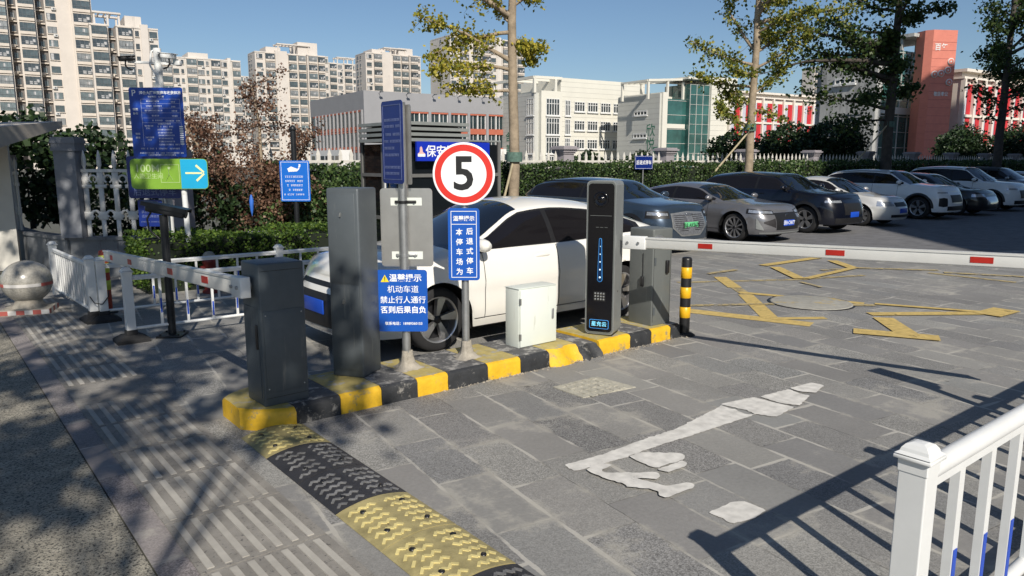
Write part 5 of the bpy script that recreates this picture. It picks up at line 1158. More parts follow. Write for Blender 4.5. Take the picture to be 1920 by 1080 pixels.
tower('slim far tower just visible left of the shaded concrete school wall', 1517, 330, 41, [('b', 3.4, .2), ('p', 1.2, .5)], A2, zlow=15, depth=6)
tower('low wide far block above the red and white striped school wing', 1378, 330, 31.5, [('w', 3, .1), ('b', 4, .3), ('w', 3, .1), ('b', 4, .3), ('w', 3, .1), ('b', 4, .3), ('w', 3, .1), ('b', 4, .3), ('w', 3, .1), ('b', 4, .3)], A2, zlow=20, depth=5)
for k in PR:
    for o in PR[k]: bpy.data.objects.remove(o)

# --- grey school hall
M_gy = mat('grey_cladding', (.30, .30, .31), .7, .1, .05, .4); M_gyr = mat('hall_red', (.42, .12, .07), .7, 0, .1, 1); M_hg = mat('hall_glass', (.02, .035, .04), .08, 0, .5, .4, spec=.8); M_hw = mat('school_white', (.68, .68, .66), .7, 0, .04, 1)
x0, y0 = far_pt(685, 140); GHL = thing('school_hall', 'grey clad school hall with red trimmed windows and vertical fins', 'school building', (x0, y0, 0), CR)
b = MB(); b.box(0, 40, .4, 30, 0, 11.2, 1); b.box(-.0, 40, 0, 30.4, 11.2, 14.6, 0); b.box(0, 4.5, 0, 30, 0, 11.2, 0); b.box(4.5, 40, .0, .39, 0, .6, 0); b.build('wall', [M_gy, M_hg], GHL)
b = MB(); b.box(-.3, 8, -.4, 0, 13.9, 14.1); 
for fl in range(3):
    zt_ = 11.2-3.7*fl
    x = 4.5; i = 0
    while x < 38:
        c = MB(); c.box(x, x+.55, -.15, .4, zt_-3.7, zt_, 0); c.box(x+.55, x+4.3, .05, .40, zt_-.32, zt_, 1); c.box(x+.55, x+4.3, .05, .40, zt_-3.7, zt_-2.95, 1); c.box(x+2.3, x+2.5, .0, .4, zt_-2.95, zt_-.32, 2)
        c.box(x+.55, x+.68, .15, .4, zt_-2.95, zt_-.32, 2); c.box(x+4.17, x+4.3, .15, .4, zt_-2.95, zt_-.32, 2); c.box(x+1.4, x+1.48, .25, .4, zt_-2.95, zt_-.32, 2); c.box(x+3.3, x+3.38, .25, .4, zt_-2.95, zt_-.32, 2)
        c.build('window', [M_gy, M_gyr, M_hw], GHL); x += 4.3
    for j in range(13):
        c = MB(); yy = .5+j*2.15; c.box(-.35, 0, yy, yy+.32, zt_-3.7, zt_-.01, 0); c.box(-.12, 0, yy+.32, yy+.75, zt_-3.7, zt_-.3, 2); c.box(-.06, -.0, yy+.75, yy+1.9, zt_-2.9, zt_-.35, 3); c.box(-.10, 0, yy+.32, yy+2.15, zt_-.3, zt_-.01, 1); c.box(-.10, 0, yy+.75, yy+2.15, zt_-3.6, zt_-2.95, 1)
        c.build('window', [M_gy, M_gyr, M_hw, M_hg], GHL)
c = MB(); c.box(26, 39.5, -1.2, -.2, 0, 4.3); c.box(-2.5, -.4, 6, 24, 0, 4.0); c.build('porch', M_hw, GHL)
c = MB()
for k in range(6): c.box(27+k*2.1, 28.3+k*2.1, -1.26, -1.2, 1.2, 3.3)
for k in range(6): c.box(-2.56, -2.5, 7+k*2.8, 9+k*2.8, 1.0, 2.9)
c.build('porch_window', M_hg, GHL)
c = MB()
for k in range(7): c.bar((3+k*5.5, 0, 14.2), (3+k*5.5, -1.2, 14.4), .08, .08); c.box(2.7+k*5.5, 3.3+k*5.5, -1.5, -1.1, 14.33, 14.5)
c.build('roof_lamp', M_wf, GHL)

# --- white teaching blocks
M_sc = mat('school_cream', (.66, .64, .56), .75, 0, .05, .3, dirt=((.5, .48, .42, 1), .5, .62, (1, 1, .2))); M_scg = mat('school_side_render', (.50, .50, .46), .8, 0, .05, .3); M_line = mat('render_joint', (.40, .39, .35), .9, 0, .05, 1)
M_swg = mat('school_glass', (.03, .04, .045), .1, 0, .4, 1, spec=.7)
def swin(parent, x, y, z, w_, h_, n, rz=0.0, gm=None):
    b = MB(); b.box(0, w_, -.03, .0, 0, h_, 1)
    for k in range(n+1): xx = (w_-.12)*k/n; b.box(xx, xx+.12, -.12, -.03, 0, h_, 0)
    b.box(0, w_, -.122, -.03, h_-.12, h_, 0); b.box(0, w_, -.122, -.03, 0, .12, 0); b.box(0, w_, -.122, -.03, h_*.68, h_*.68+.1, 0); b.box(-.12, w_+.12, -.3, 0, -.22, -.005, 0)
    return b.build('window', [M_hw, gm or M_swg], parent, loc=(x, y, z), rz=rz)
def joints(parent, x0, x1, y, z0, z1, dz=.95, side=False):
    b = MB(); z = z0
    while z < z1:
        if side: b.box(y-.012, y, x0, x1, z, z+.05)
        else: b.box(x0, x1, y-.012, y, z, z+.05)
        z += dz
    b.build('wall_joints', M_line, parent)
xA, yA = far_pt(1050, 150); WA = thing('teaching_block', 'cream teaching block with three rows of grouped windows and a roof frame', 'school building', (xA, yA, 0), CR)
b = MB(); b.box(0, 22, 0, 14, 0, 17.9, 0); b.box(-5.0, 0, -.6, 14.5, 0, 15.2, 0); b.box(-6.0, -5.0, .3, 15, 0, 14.8, 1); b.build('wall', [M_sc, M_scg], WA)
joints(WA, 0, 22, 0, 1, 17.5); joints(WA, .3, 15, -6.0, 1, 14.6, side=True)
for fl in range(4):
    z = 11.6-3.65*fl
    for k in range(5): swin(WA, 3.4+k*3.35, -.003, z, 2.6, 1.9, 4)
    swin(WA, 1.1, -.003, z-.9, 1.3, 3.0, 3); swin(WA, -3.9, -.603, z-1.0, 3.2, 3.2, 5); swin(WA, -6.003, 2.8, z-1.0, 2.4, 3.2, 4, rz=-math.pi/2)
b = MB()
for (a, c) in (((-6, 15, 17.7), (-6, .3, 17.7)), ((-6, .3, 17.7), (0, -.3, 17.7)), ((-6, 8, 17.7), (0, 8, 17.7)), ((-6, 4, 17.7), (0, 4, 17.7))): b.bar(a, c, .5, .5)
for (x, y) in ((-6, .3), (-6, 15), (-6, 7.5), (-1.5, -.3)): b.box(x-.25, x+.25, y-.25, y+.25, 14.8, 17.5)
b.build('roof_frame', M_sc, WA)
M_green = mat('green_letters', (.02, .16, .09), .5, 0, .1, 3); M_ink = mat('ink_letters', (.03, .04, .05), .5, 0, .1, 3)
b = MB(); text(b, '含', 2.0, -6.03, 9.5, 6.6, ux=(0, -1, 0), bold=.01); text(b, '英', 1.8, -6.03, 9.5, 4.2, ux=(0, -1, 0), bold=.01); b.build('lettering', M_green, WA)
xB, yB = far_pt(1240, 140); WB = thing('teaching_block', 'cream teaching block with a tall green glass stair hall and green brush lettering', 'school building', (xB, yB, 0), CR)
b = MB(); b.box(0, 1.2, 0, 12, 0, 14.3, 0); b.box(-.4, 0, .4, 12, 0, 14.1, 1); b.box(1.2, 8, 4, 12, 0, 14, 0); b.box(11.5, 18.6, -1.0, 8, 0, 17.6, 0); b.box(1.2, 6, .2, 4.2, 7.9, 8.7, 0); b.build('wall', [M_sc, M_scg], WB)
joints(WB, .4, 12, -.4, 1, 13.6, side=True); joints(WB, 11.5, 18.6, -1.0, 1, 17.2)
M_gg = mat('green_curtain_glass', (.03, .10, .09), .05, 0, .5, .25, spec=.9)
b = MB(); b.box(1.3, 6.2, .3, 4, 0, 13.2); b.box(6.2, 11.5, -.6, 6, 0, 16.0); b.build('curtain_glass', M_gg, WB)
b = MB()
for k in range(4): b.box(6.2+k*1.7, 6.28+k*1.7, -.72, -.6, 0, 16)
for k in range(9): b.box(6.2, 11.5, -.68, -.605, 1.5+k*1.8, 1.56+k*1.8)
for k in range(5): b.box(1.3, 6.2, .22, .295, 2.5+k*2.6, 2.58+k*2.6)
b.build('mullions', M_scg, WB)
b = MB(); b.bar((-3, 1, 16.3), (11.4, 1, 17.3), .6, .4); b.bar((-3, 8, 16.3), (11.4, 8, 17.3), .6, .4); b.box(5.5, 11.4, -.8, 8, 16.9, 17.3)
for k in range(7): b.bar((-3+k*1.4, 1, 16.3+k*.1), (-3+k*1.4, 8, 16.3+k*.1), .25, .3)
for (x, y) in ((-2.8, 1), (2, 1), (6, 1), (-2.8, 8), (2, 8)): b.box(x-.2, x+.2, y-.2, y+.2, 13, 16.5)
b.build('roof_frame', M_sc, WB)
for z in (10.4, 6.2, 2.4): swin(WB, -.403, 7.2, z, 3.6, .9, 4, rz=-math.pi/2)
b = MB(); text(b, '欣', 2.5, -.43, 2.6, 7.4, ux=(0, -1, 0), bold=.0); text(b, '悦', 2.5, -.43, 2.6, 4.9, ux=(0, -1, 0), bold=.0); b.box(-.45, -.42, .6, 1.7, 3.3, 4.5); b.build('lettering', M_green, WB)
M_rp = mat('red_panel', (.50, .025, .035), .55, 0, .12, .8); M_wp = mat('pale_panel', (.50, .50, .55), .6, 0, .08, .8); M_cream = mat('wing_cream', (.72, .66, .58), .75, 0, .05, .5)
def striped(label, px, D, ztop, length, z0s, tall, red, pitch, rzx=0.0):
    x, y = far_pt(px, D); T = thing('striped_wing', label, 'school building', (x, y, 0), CR+rzx); b = MB()
    b.box(0, length, 0, 9, 0, ztop); b.box(-.3, length+.3, -.7, 9, ztop, ztop+.35); b.box(-.2, length+.2, -.45, 9, ztop-.8, ztop-.55); b.build('wall', M_cream, T)
    n = int(length/pitch)
    for fl, z in enumerate(z0s):
        for i in range(n):
            xx = i*pitch+.25
            b = MB(); b.box(xx, xx+pitch*.45, -.12, -.003, z, z+tall, 0); b.build('pale_panel', M_wp, T)
            b = MB(); b.box(xx+pitch*.47, xx+pitch*.90, -.16, -.003, z, z+tall, 0); b.build('red_panel', M_rp, T)
        b = MB(); b.box(-.1, length, -.4, -.003, z-.35, z-.04); b.build('ledge', M_cream, T)
    b = MB()
    for i in range(n+1): b.box(i*pitch-.12, i*pitch+.22, -.55, -.003, 0, ztop-.8)
    b.build('column', M_cream, T)
    b = MB()
    for i in range(n): b.box(i*pitch+.5, (i+1)*pitch-.4, -.02, -.003, .6, max(1.2, z0s[-1]-.9))
    b.build('ground_floor_glass', M_swg, T); return T
striped('low school wing with red and white panels right of the glass stair hall', 1362, 148, 15.0, 34, (9.6, 5.4), 3.7, 1, 3.2)
xC, yC = far_pt(1638, 92); WCc = thing('school_tower', 'shaded concrete school block with dark green glass and ink brush lettering', 'school building', (xC, yC, 0), CR)
M_cc = mat('raw_render', (.42, .42, .40), .85, 0, .12, .4, dirt=((.28, .28, .27, 1), 1.0, .5, (1, 1, .15)))
b = MB(); b.box(-.4, .8, 0, 7.5, 0, 14.3, 0); b.box(10.8, 11.5, -.2, 8, 0, 15, 0); b.box(.8, 11, 5, 9, 0, 14, 0); b.build('wall', M_cc, WCc)
b = MB(); b.box(.8, 10.8, .2, 5, 0, 15.2); b.build('curtain_glass', M_gg, WCc)
b = MB()
for k in range(6): b.box(.8+k*2, .9+k*2, .08, .195, 0, 15.2)
for k in range(8): b.box(.8, 10.8, .12, .198, 1.6+k*1.9, 1.68+k*1.9)
b.box(.8, 10.8, -.05, .197, 7.6, 8.4); b.build('mullions', M_scg, WCc)
b = MB(); b.box(4, 11.5, -1.5, 8, 16.6, 17.0)
for x in (4.3, 7.5, 10.8): b.box(x, x+.3, 0, .3, 15.2, 16.6)
b.build('roof_frame', M_cc, WCc)
for z in (11.3, 5.9): swin(WCc, -.403, 5.6, z, 2.8, .75, 4, rz=-math.pi/2)
b = MB(); text(b, '菁', 2.6, -.43, 3.0, 6.3, ux=(0, -1, 0)); text(b, '华', 2.4, -.43, 3.0, 3.6, ux=(0, -1, 0)); b.box(-.45, -.42, 1.0, 2.0, 3.1, 4.0); b.build('lettering', M_ink, WCc)
xP, yP = far_pt(1731, 92); PT = thing('pink_tower', 'tall salmon pink brick tower with white round emblems', 'tower', (xP, yP, 0), -rad(31))
M_pink = mat('salmon_brick', (.60, .20, .145), .8, 0, .08, 1.2, dirt=((.50, .16, .12, 1), 2, .56, (.3, .3, 3)))
b = MB(); b.prism([(0, 0), (3.1, 0), (3.4, .8), (3.4, 2.2), (-.6, 2.2), (-.6, .7)], 0, 17.2); b.build('wall', M_pink, PT)
b = MB()
for k in range(17): b.box(.02, 3.08, -.02, -.003, .6+k*.95, .64+k*.95)
b.build('wall_joints', mat('salmon_joint', (.38, .12, .10), .9, 0, .1, 2), PT)
for (x, z) in ((.5, 12.1), (1.35, 12.2), (2.2, 12.6), (2.5, 11.2), (2.5, 13.6)):
    b = MB(); b.lathe([(.001, -.12), (.40, -.12), (.40, -.003)], (x, 0, z), 24, 0, 'y'); e = b.build('round_emblem', M_hw, PT)
    b = MB(); b.lathe([(.33, -.125), (.30, -.13), (.18, -.125), (.10, -.13)], (x, 0, z), 10, 0, 'y'); e2 = b.build('emblem_figure', M_pink, e)
b = MB(); text(b, '百年', .85, 1.1, -.03, 15.2, bold=.02); text(b, '敬臣奉公', .55, 1.6, -.03, 9.8, bold=.02, sx=.85); b.build('lettering', M_hw, PT)
striped('tall school wing with red and white panels right of the pink tower', 1790, 94, 12.6, 30, (7.6, 3.8), 3.6, 1, 2.5)

# --- buildings behind the photographer that shade the right of the car park
M_off = mat('offstage_render', (.45, .42, .38), .85, 0, .08, .4)
def block(label, poly, h, m=M_off):
    T = thing('apartment_block', label, 'building', (0, 0, 0)); b = MB(); b.prism(poly, 0, h); b.build('wall', m, T)
    b = MB()
    for (a, c) in zip(poly, poly[1:]+poly[:1]):
        a = Vector((a[0], a[1], 0)); c = Vector((c[0], c[1], 0)); d = (c-a); n = d.normalized().cross(Vector((0, 0, 1)))
        k = int(d.length/3.5)
        for i in range(k):
            for z in range(2, int(h)-2, 3):
                p = a+d*((i+.5)/k)+n*.04; b.obox((p.x, p.y, z+.8), d.normalized()*.8, n*.05, (0, 0, .75))
    w_ = b.build('windows', M_wg[0], T); w_['kind'] = 'stuff'; return T
block('beige block outside the frame to the right whose shade lies over the parked row', [(7, -18.5), (27, 1.5), (48, -3), (75, -14), (75, -45), (20, -45)], 20)
block('tall block far outside the frame to the right that shades the concrete school wall', [(64, -34), (66, -16.5), (75.3, -16.5), (75.3, -34)], 58)
# ------------------------------------------------------------------ plants
def rot_quads(C, size, asp=1.0, up=0.0, rng=RNG):
    n = len(C); a = rng.normal(size=(n, 3)); a[:, 2] += up; a /= np.linalg.norm(a, axis=1)[:, None]
    r_ = rng.normal(size=(n, 3)); t = np.cross(a, r_); t /= np.linalg.norm(t, axis=1)[:, None]; u = np.cross(a, t)
    s_ = (size*rng.uniform(.65, 1.3, n))[:, None]; t = t*s_; u = u*s_*asp
    V = np.empty((n, 4, 3)); V[:, 0] = C-t*.5; V[:, 1] = C-u*.45+t*.1; V[:, 2] = C+t*.55; V[:, 3] = C+u*.45+t*.1
    return V.reshape(-1, 3)
def leaf_obj(name, C, size, m, parent=None, asp=1.0, up=0.0, extra=None):
    C = np.asarray(C, dtype=np.float64); V = rot_quads(C, size, asp, up); n = len(C)
    me = bpy.data.meshes.new(name); me.vertices.add(4*n); me.vertices.foreach_set('co', V.ravel()); me.loops.add(4*n); me.loops.foreach_set('vertex_index', np.arange(4*n, dtype=np.int32))
    me.polygons.add(n); me.polygons.foreach_set('loop_start', np.arange(0, 4*n, 4, dtype=np.int32)); me.polygons.foreach_set('loop_total', np.full(n, 4, dtype=np.int32)); me.update(calc_edges=True); me.validate()
    me.materials.append(m); o = bpy.data.objects.new(name, me); COL.objects.link(o)
    if parent: o.parent = parent
    return o
L_hedge = leafmat('hedge_leaf', (.018, .042, .014, 1), (.042, .082, .022, 1), (.13, .19, .06, 1), .2)
L_low = leafmat('low_hedge_leaf', (.028, .065, .012, 1), (.075, .14, .022, 1), (.17, .25, .04, 1), .35)
L_dark = leafmat('shrub_leaf', (.008, .020, .008, 1), (.020, .042, .014, 1), (.05, .09, .03, 1), .2)
L_gink = leafmat('ginkgo_leaf', (.13, .17, .025, 1), (.38, .36, .05, 1), (.66, .54, .09, 1), .45)
L_ginkg = leafmat('ginkgo_green_leaf', (.06, .10, .018, 1), (.19, .22, .04, 1), (.44, .40, .07, 1), .40)
L_gd = leafmat('dark_tree_leaf', (.025, .055, .018, 1), (.05, .09, .025, 1), (.12, .16, .04, 1), .35)
L_red = leafmat('copper_leaf', (.08, .042, .028, 1), (.19, .10, .065, 1), (.36, .23, .15, 1), .35)
M_core = mat('hedge_core', (.010, .016, .008), .95, 0, .3, 5)
M_bark = mat('ginkgo_bark', (.30, .24, .17), .9, 0, .3, 6, bump=.8, bscale=30); M_barkd = mat('dark_bark', (.07, .06, .05), .9, 0, .3, 6, bump=.8, bscale=30)
def hedge(name, label, x0, x1, y0, y1, h, dens, size, m, z0=.08, base=0.0, cat='hedge'):
    T = thing(name, label, cat, (x0, y0, base)); w_, d = x1-x0, y1-y0
    b = MB(); e = size*1.2; b.box(e, w_-e, e, d-e, 0, h-e*1.3); b.build('dark_stem_core', M_core, T)  # near-black box behind the leaves stands in for stems and inner shade
    pts = []
    def face(n, f):
        q = RNG.uniform(0, 1, (n, 2)); p = f(q); pts.append(p+RNG.normal(0, size*.45, p.shape))
    def wob(a, c): return .05*np.sin(a*2.3+1)+.04*np.sin(a*5.1+c)
    face(int(w_*h*dens), lambda q: np.stack([q[:, 0]*w_, wob(q[:, 0]*w_, 0)*1.0+0*q[:, 0], z0+q[:, 1]*(h-z0)], 1))
    face(int(w_*d*dens*.9), lambda q: np.stack([q[:, 0]*w_, q[:, 1]*d, h+wob(q[:, 0]*w_, q[:, 1]*3)], 1))
    face(int(d*h*dens), lambda q: np.stack([wob(q[:, 0]*d, 2)*.5, q[:, 0]*d, z0+q[:, 1]*(h-z0)], 1)); face(int(d*h*dens), lambda q: np.stack([w_+0*q[:, 0], q[:, 0]*d, z0+q[:, 1]*(h-z0)], 1))
    leaf_obj('foliage', np.concatenate(pts), size, m, T, up=.3); return T
hedge('clipped_hedge', 'near sunlit length of the tall clipped evergreen hedge behind the booth and parked cars', 5.9, 24.0, 15.2, 16.0, 1.79, 720, .060, L_hedge)
hedge('clipped_hedge', 'far shaded length of the tall clipped evergreen hedge behind the parked row', 24.0, 62.0, 15.25, 16.0, 1.84, 260, .09, L_hedge)
hedge('low_hedge', 'low rounded green hedge behind the long white railing', 2.55, 5.6, 11.5, 12.6, .78, 1500, .042, L_low)
def blob(n, c, r_, hollow=.45):
    p = RNG.normal(size=(n, 3)); p /= np.linalg.norm(p, axis=1)[:, None]; k = (hollow+(1-hollow)*RNG.uniform(0, 1, n)**.6)[:, None]
    return np.asarray(c)+p*k*np.asarray(r_)*(1+.18*np.sin(p[:, :1]*5+c[0])+.12*np.sin(p[:, 2:]*7+c[1]))
def shrub(label, loc, blobs, m, size, dens=260, name='shrub', trunk=True, group=None, stem=M_barkd):
    T = thing(name, label, 'shrub', loc, group=group); P = []
    for (c, r_) in blobs: P.append(blob(int(dens*(r_[0]*r_[1]+r_[0]*r_[2]*2)*2.2), c, r_))
    leaf_obj('foliage', np.concatenate(P), size, m, T); b = MB()
    for (c, r_) in blobs: b.tube((c[0]*.3, c[1]*.3, -.1), c, .035, .012, 7)
    b.build('dark_stem_core', stem, T); return T
c = far_pt(45, 15.6); shrub('dark bamboo leaved shrub filling the planter at the far left', (*c, .6), [((0, 0, .9), (.9, .7, .9)), ((-.5, .3, 1.6), (.6, .6, .6)), ((.6, .2, .5), (.7, .6, .6)), ((.2, .3, 1.9), (.5, .4, .5))], L_dark, .13, 210)
c = far_pt(150, 16.2); shrub('dark broad leaved shrub rising over the slate pillar', (*c, .6), [((0, 0, 1.55), (.8, .6, .5)), ((.7, .1, 1.4), (.55, .5, .5)), ((-.4, 0, .9), (.6, .5, .7))], L_dark, .12, 260)
c = far_pt(245, 14.9); shrub('dark shrub behind the white ornamental fence panel', (*c, .3), [((0, 0, .8), (1.0, .5, .9)), ((.9, .1, 1.0), (.6, .5, .8)), ((-.7, .1, .7), (.6, .5, .8))], L_dark, .10, 260)
c = far_pt(370, 14.6); shrub('dark evergreen shrub behind the black camera pole', (*c, 0), [((0, 0, 1.0), (.9, .6, 1.0)), ((.8, .1, .7), (.6, .5, .7)), ((-.7, 0, 1.1), (.6, .5, .9))], L_dark, .09, 300)
c = far_pt(612, 15.6); shrub('glossy evergreen shrub beside the surveillance notice post', (*c, 0), [((0, 0, .8), (.8, .5, .95)), ((-.7, 0, .6), (.6, .5, .7)), ((.5, 0, 1.2), (.6, .5, .6)), ((.9, -.2, .6), (.5, .4, .8))], L_hedge, .075, 420)
for (px, D, r_, lab) in ((1375, 38, 1.0, 'round dark shrub beyond the fence below the glass stair hall'), (1475, 42, 1.35, 'wide dark shrub beyond the fence in front of the striped wing'), (1560, 40, 1.5, 'tall dark shrub beyond the fence beside the shaded concrete wall'), (1803, 50, 1.5, 'round dark shrub beyond the fence right of the pink tower'), (1905, 50, 1.5, 'dark shrub beyond the fence at the right edge of the frame'), (1100, 36, .7, 'small green shrub beyond the fence left of the blue fence sign'), (1200, 38, .8, 'small green shrub beyond the fence right of the blue fence sign')):
    c = far_pt(px, D); z_ = (1.9+r_*1.05 if r_ > .9 else 2.0)
    shrub(lab, (*c, 0), [((0, 0, z_-r_*.3), (r_*1.2, r_, r_*.8)), ((r_*.9, 0, z_-r_*.6), (r_*.8, r_*.7, r_*.6)), ((-r_*.9, .2, z_-r_*.7), (r_*.7, r_*.7, r_*.6)), ((0, 0, .9), (r_*1.3, r_, .9))], L_dark, .15, 240, group='shrubs in the school grounds')

TR = random.Random(21)
def curve_pts(p, d, L, n, droop=0.0, wig=.12):
    pts = [Vector(p)]; d = Vector(d).normalized()
    for i in range(n):
        d = (d+Vector((TR.gauss(0, wig), TR.gauss(0, wig), TR.gauss(0, wig*.6)-droop))).normalized(); pts.append(pts[-1]+d*L/n)
    return pts
def tapered(b, pts, r0, r1, n=8, m=0):
    k = len(pts)-1
    for i in range(k):
        a, c = r0+(r1-r0)*i/k, r0+(r1-r0)*(i+1)/k; b.tube(pts[i], pts[i+1], a, c, n, m, caps=False)
        if a > .02: b.lathe([(.001, -a*.9), (a*.7, -a*.6), (a*.98, 0), (a*.7, a*.6), (.001, a*.9)], pts[i+1], n, m)
def tree(name, label, base, trunk_top, r0, r1, branches, lm, lsize, bark, nleaf=60, spread=.16, group=None, extra=None, lean=(0, 0), asp=1.0, start=.25):
    T = thing(name, label, 'tree', (*base, 0), RZ, group); b = MB(); tp = [Vector((0, 0, -.05))]; n = 12
    for i in range(1, n+1):
        t = i/n; tp.append(Vector((lean[0]*t+TR.gauss(0, .02), lean[1]*t+TR.gauss(0, .02), trunk_top*t)))
    tapered(b, tp, r0, r1, 14); b.lathe([(r0*1.6, 0), (r0*1.2, .15), (r0, .5)], n=14); b.build('trunk', bark, T); C = []; bb = MB()
    def on_trunk(z): t = z/trunk_top*n; i = min(n-1, int(t)); return tp[i].lerp(tp[i+1], t-i)
    for (z, az, L, rise, w_) in branches:
        d = (math.cos(az), math.sin(az), rise); pts = curve_pts(on_trunk(z), d, L, 8, .02*TR.uniform(-.5, 1.5)); tapered(bb, pts, .014+.018*L, .006, 7)
        for i in range(2, 9):
            for q in range(2):
                tw = curve_pts(pts[i-1].lerp(pts[i], TR.random()), (TR.gauss(0, 1), TR.gauss(0, 1), TR.gauss(-.1, .5)), L*TR.uniform(.10, .28), 3, .08); tapered(bb, tw, .008, .003, 4)
                if i/8 > start:
                    for p in tw+[pts[i]]:
                        kk = int(nleaf*w_*TR.uniform(.3, 1.2)); sp = spread*TR.uniform(.6, 1.2)
                        C.append(np.array(p)+RNG.normal(0, 1, (kk, 3))*np.array([sp, sp, sp*.9]))
    bb.build('limbs', bark, T); leaf_obj('crown', np.concatenate(C), lsize, lm, T, asp=asp); return T
PI = math.pi
def rnd_br(n, z0, z1, L0, L1, w_=1.0, rise=(.2, .9), sector=(0, 2*PI)):
    return [(z0+(z1-z0)*((i+TR.random())/n), sector[0]+(sector[1]-sector[0])*TR.random(), L0+(L1-L0)*TR.random(), TR.uniform(*rise), w_) for i in range(n)]
# local +x is image right, +y away
g1 = [(5.35, PI*1.02, 3.3, .62, 1.15), (4.3, PI*.97, 2.6, .50, 1.1), (5.0, PI*1.1, 2.2, -.05, .9), (4.1, PI*1.05, 2.0, .25, 1.0), (3.6, PI*1.0, 1.6, .1, .8), (4.7, PI*.06, .8, -.1, .8), (4.9, .2, .9, -.55, .9), (5.6, 0, 1.2, .6, .8), (5.2, PI*.95, 1.2, .5, .8)]
tree('ginkgo_tree', 'slim ginkgo with yellow green leaves and a pale trunk left of the cream teaching block', (12.0, 14.75), 10.5, .145, .06, g1+rnd_br(14, 6.4, 10, 1.3, 2.6), L_gink, .085, M_bark, nleaf=15, spread=.085, lean=(-.06, 0), group='ginkgo trees along the hedge')
g2 = [(2.95, PI*.99, 1.9, .42, 1.0), (4.3, PI*1.02, 2.0, .15, 1.0), (5.0, PI, 2.4, .35, 1.0), (4.1, .1, 1.6, .5, .9), (4.9, -.1, 2.0, .5, 1.0), (3.7, PI*.9, 1.0, .3, .8), (5.4, .3, 2.2, .4, 1.0), (4.6, PI*1.3, 1.5, .4, .8), (3.6, .0, 1.1, -.2, .4)]
tree('ginkgo_tree', 'ginkgo with green and yellow leaves and a braced trunk in front of the striped wing', (22.1, 14.75), 11, .155, .06, g2+rnd_br(18, 5.2, 10.5, 1.5, 3.0), L_ginkg, .10, M_bark, nleaf=12, spread=.11, lean=(.1, 0), group='ginkgo trees along the hedge')
g3 = [(4.0, PI, 3.6, .12, .9), (5.2, PI*1.02, 5.0, .25, 1.0), (6.2, PI*.97, 5.2, .3, 1.0), (4.6, .1, 1.0, .2, .9), (7.6, -.1, 2.4, .3, 1.0), (3.6, PI*.95, 2.2, .0, .8), (4.6, PI*1.1, 2.4, .1, 1.0), (5.8, PI*1.05, 6.0, .05, .8)]
tree('shade_tree', 'dense dark tree with a straight shaded trunk in front of the glass school tower', (32.1, 14.8), 12, .24, .08, g3+rnd_br(12, 4.8, 11.5, .6, 1.1, rise=(0, .7))+rnd_br(14, 4.8, 11.5, 2.0, 4.0, rise=(0, .6), sector=(PI*.6, PI*1.4)), L_gd, .15, M_barkd, nleaf=9, spread=.19, group='dark trees at the far end of the hedge')
g4 = [(3.8, PI, 2.0, .7, .5), (4.2, .1, 2.6, .7, .6)]
tree('shade_tree', 'open crowned dark tree with upswept limbs at the right edge behind the parked cars', (44.5, 14.8), 13, .24, .08, g4+rnd_br(18, 4.6, 12.5, 1.0, 2.0, rise=(.35, 1.1))+rnd_br(16, 4.4, 12.5, 2.6, 4.6, rise=(.35, 1.0), sector=(-PI*.45, PI*.45)), L_gd, .16, M_barkd, nleaf=7, spread=.24, group='dark trees at the far end of the hedge')
# red leafed tree
c = far_pt(462, 15.3); T = thing('copper_leaf_tree', 'small copper leafed tree with a branching pale trunk behind the low hedge', 'tree', (*c, 0), RZ)
b = MB(); P0 = []; bb = MB()
mains = [((0, 0, .1), (.38, 0, 1.0), 2.2), ((0, 0, .1), (-.35, .1, 1.0), 2.4), ((.1, 0, .2), (.1, .2, 1.0), 2.8), ((0, 0, .2), (-.75, -.1, .9), 1.8), ((0.1, 0, .2), (.6, 0, .95), 1.1), ((0, 0, .3), (-.1, -.3, 1.0), 2.2)]
b.tube((-.08, 0, 0), (0, 0, .3), .10, .08, 10)
C = []
for (p, d, L) in mains:
    pts = curve_pts(p, d, L*1.15, 8, 0, .10); tapered(b, pts, .055, .02, 8)
    for i in range(2, 9):
        for q in range(4):
            tw = curve_pts(pts[i], (TR.gauss(0, 1), TR.gauss(0, .8), TR.gauss(.25, .6)), TR.uniform(.35, .85), 5, .02, .2); tapered(bb, tw, .010, .003, 4)
            for pnt in tw[1:]: C.append(np.array(pnt)+RNG.normal(0, .085, (TR.randrange(6, 30), 3)))
b.build('trunk', M_bark, T); bb.build('limbs', M_barkd, T); leaf_obj('crown', np.concatenate(C), .055, L_red, T)
# closed blue umbrella hung in the copper tree
c = far_pt(466, 14.6); b = MB(); b.lathe([(.005, .14), (.02, .12), (.045, .02), (.03, -.16), (.012, -.24), (.004, -.28)], n=10); tag(b.build('hanging_umbrella', mat('umbrella_blue', (.03, .14, .55), .6, 0, .2, 10), loc=(*c, 1.12)), 'small folded blue umbrella hanging in the copper leafed tree', 'umbrella')
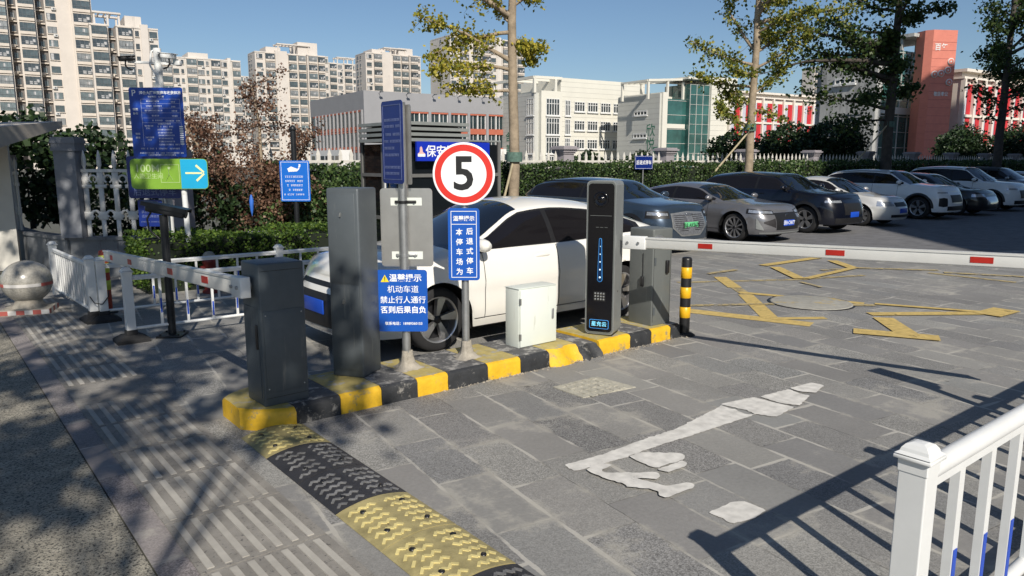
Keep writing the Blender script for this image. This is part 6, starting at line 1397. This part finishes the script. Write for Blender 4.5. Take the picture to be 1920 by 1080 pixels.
# leaning wooden tree stakes
def stake(base, p0, p1, lab):
    o = thing('tree_stake', lab, 'stake', (*base, 0), RZ); b = MB(); b.tube(p0, p1, .035, .03, 8); b.build('pole', mat('stake_wood', (.42, .36, .24), .85, 0, .2, 5), o)
    b = MB(); b.lathe([(.20, p1[2]-.12), (.205, p1[2]), (.20, p1[2]+.12)], n=16); b.build('binding', mat('binding_green', (.09, .16, .13), .8, 0, .3, 12), o)
stake((12.0, 14.75), (-.5, -.3, 0), (.0, -.1, 2.0), 'leaning wooden stake bound to the yellow leafed ginkgo'); stake((22.1, 14.75), (-1.5, -.4, 1.2), (.05, -.1, 3.0), 'leaning wooden stake bound to the green and yellow ginkgo'); stake((32.1, 14.8), (-2.2, -.4, .9), (-.1, -.1, 3.4), 'leaning wooden stake bound to the dense dark tree')
# street trees behind the photographer: they throw the dappled shade on the left
def canopy_edge(v): return interp([(-5.4, -1.3), (-3, -.35), (-1, .9), (.6, 1.6), (1.8, 1.0), (3, 1.2), (5, .6), (9, .3)], v)
cells = []
vv = -5.5
while vv < 9.5:
    uu = canopy_edge(vv)-.65
    while uu > -7.5:
        cells.append((uu-.30+TR.uniform(-.3, .3), vv+.95+TR.uniform(-.35, .35))); uu -= 1.12
    vv += 1.12
ST = [('street tree nearest the photographer shading the charcoal cabinet', (-2.25, -3.1)), ('street tree shading the railings and stone ball', (-3.4, 1.6)), ('street tree shading the planter wall', (-4.4, 6.6)), ('street tree shading the left pavement', (-6.2, -2.6))]
for lab, base in ST:
    T = thing('street_tree', lab, 'tree', (*base, 0), 0, 'street trees behind the photographer'); b = MB(); b.tube((0, 0, 0), (0, 0, 5.0), .13, .10, 12); P = []
    for (cu, cv) in cells:
        if min(ST, key=lambda q: (q[1][0]-cu)**2+(q[1][1]-cv)**2)[0] != lab: continue
        if TR.random() < .05 or math.hypot(cu+.55, cv-3.6) < .75: continue
        c = (cu-base[0], cv-base[1], TR.uniform(7.4, 8.5)); r_ = TR.uniform(.62, .92); b.tube((0, 0, 4.9), c, .016, .008, 5)
        P.append(blob(int(210*r_*r_*1.6), c, (r_, r_, r_*.75), .0))
    b.build('trunk', M_barkd, T); leaf_obj('crown', np.concatenate(P), .17, L_gd, T)
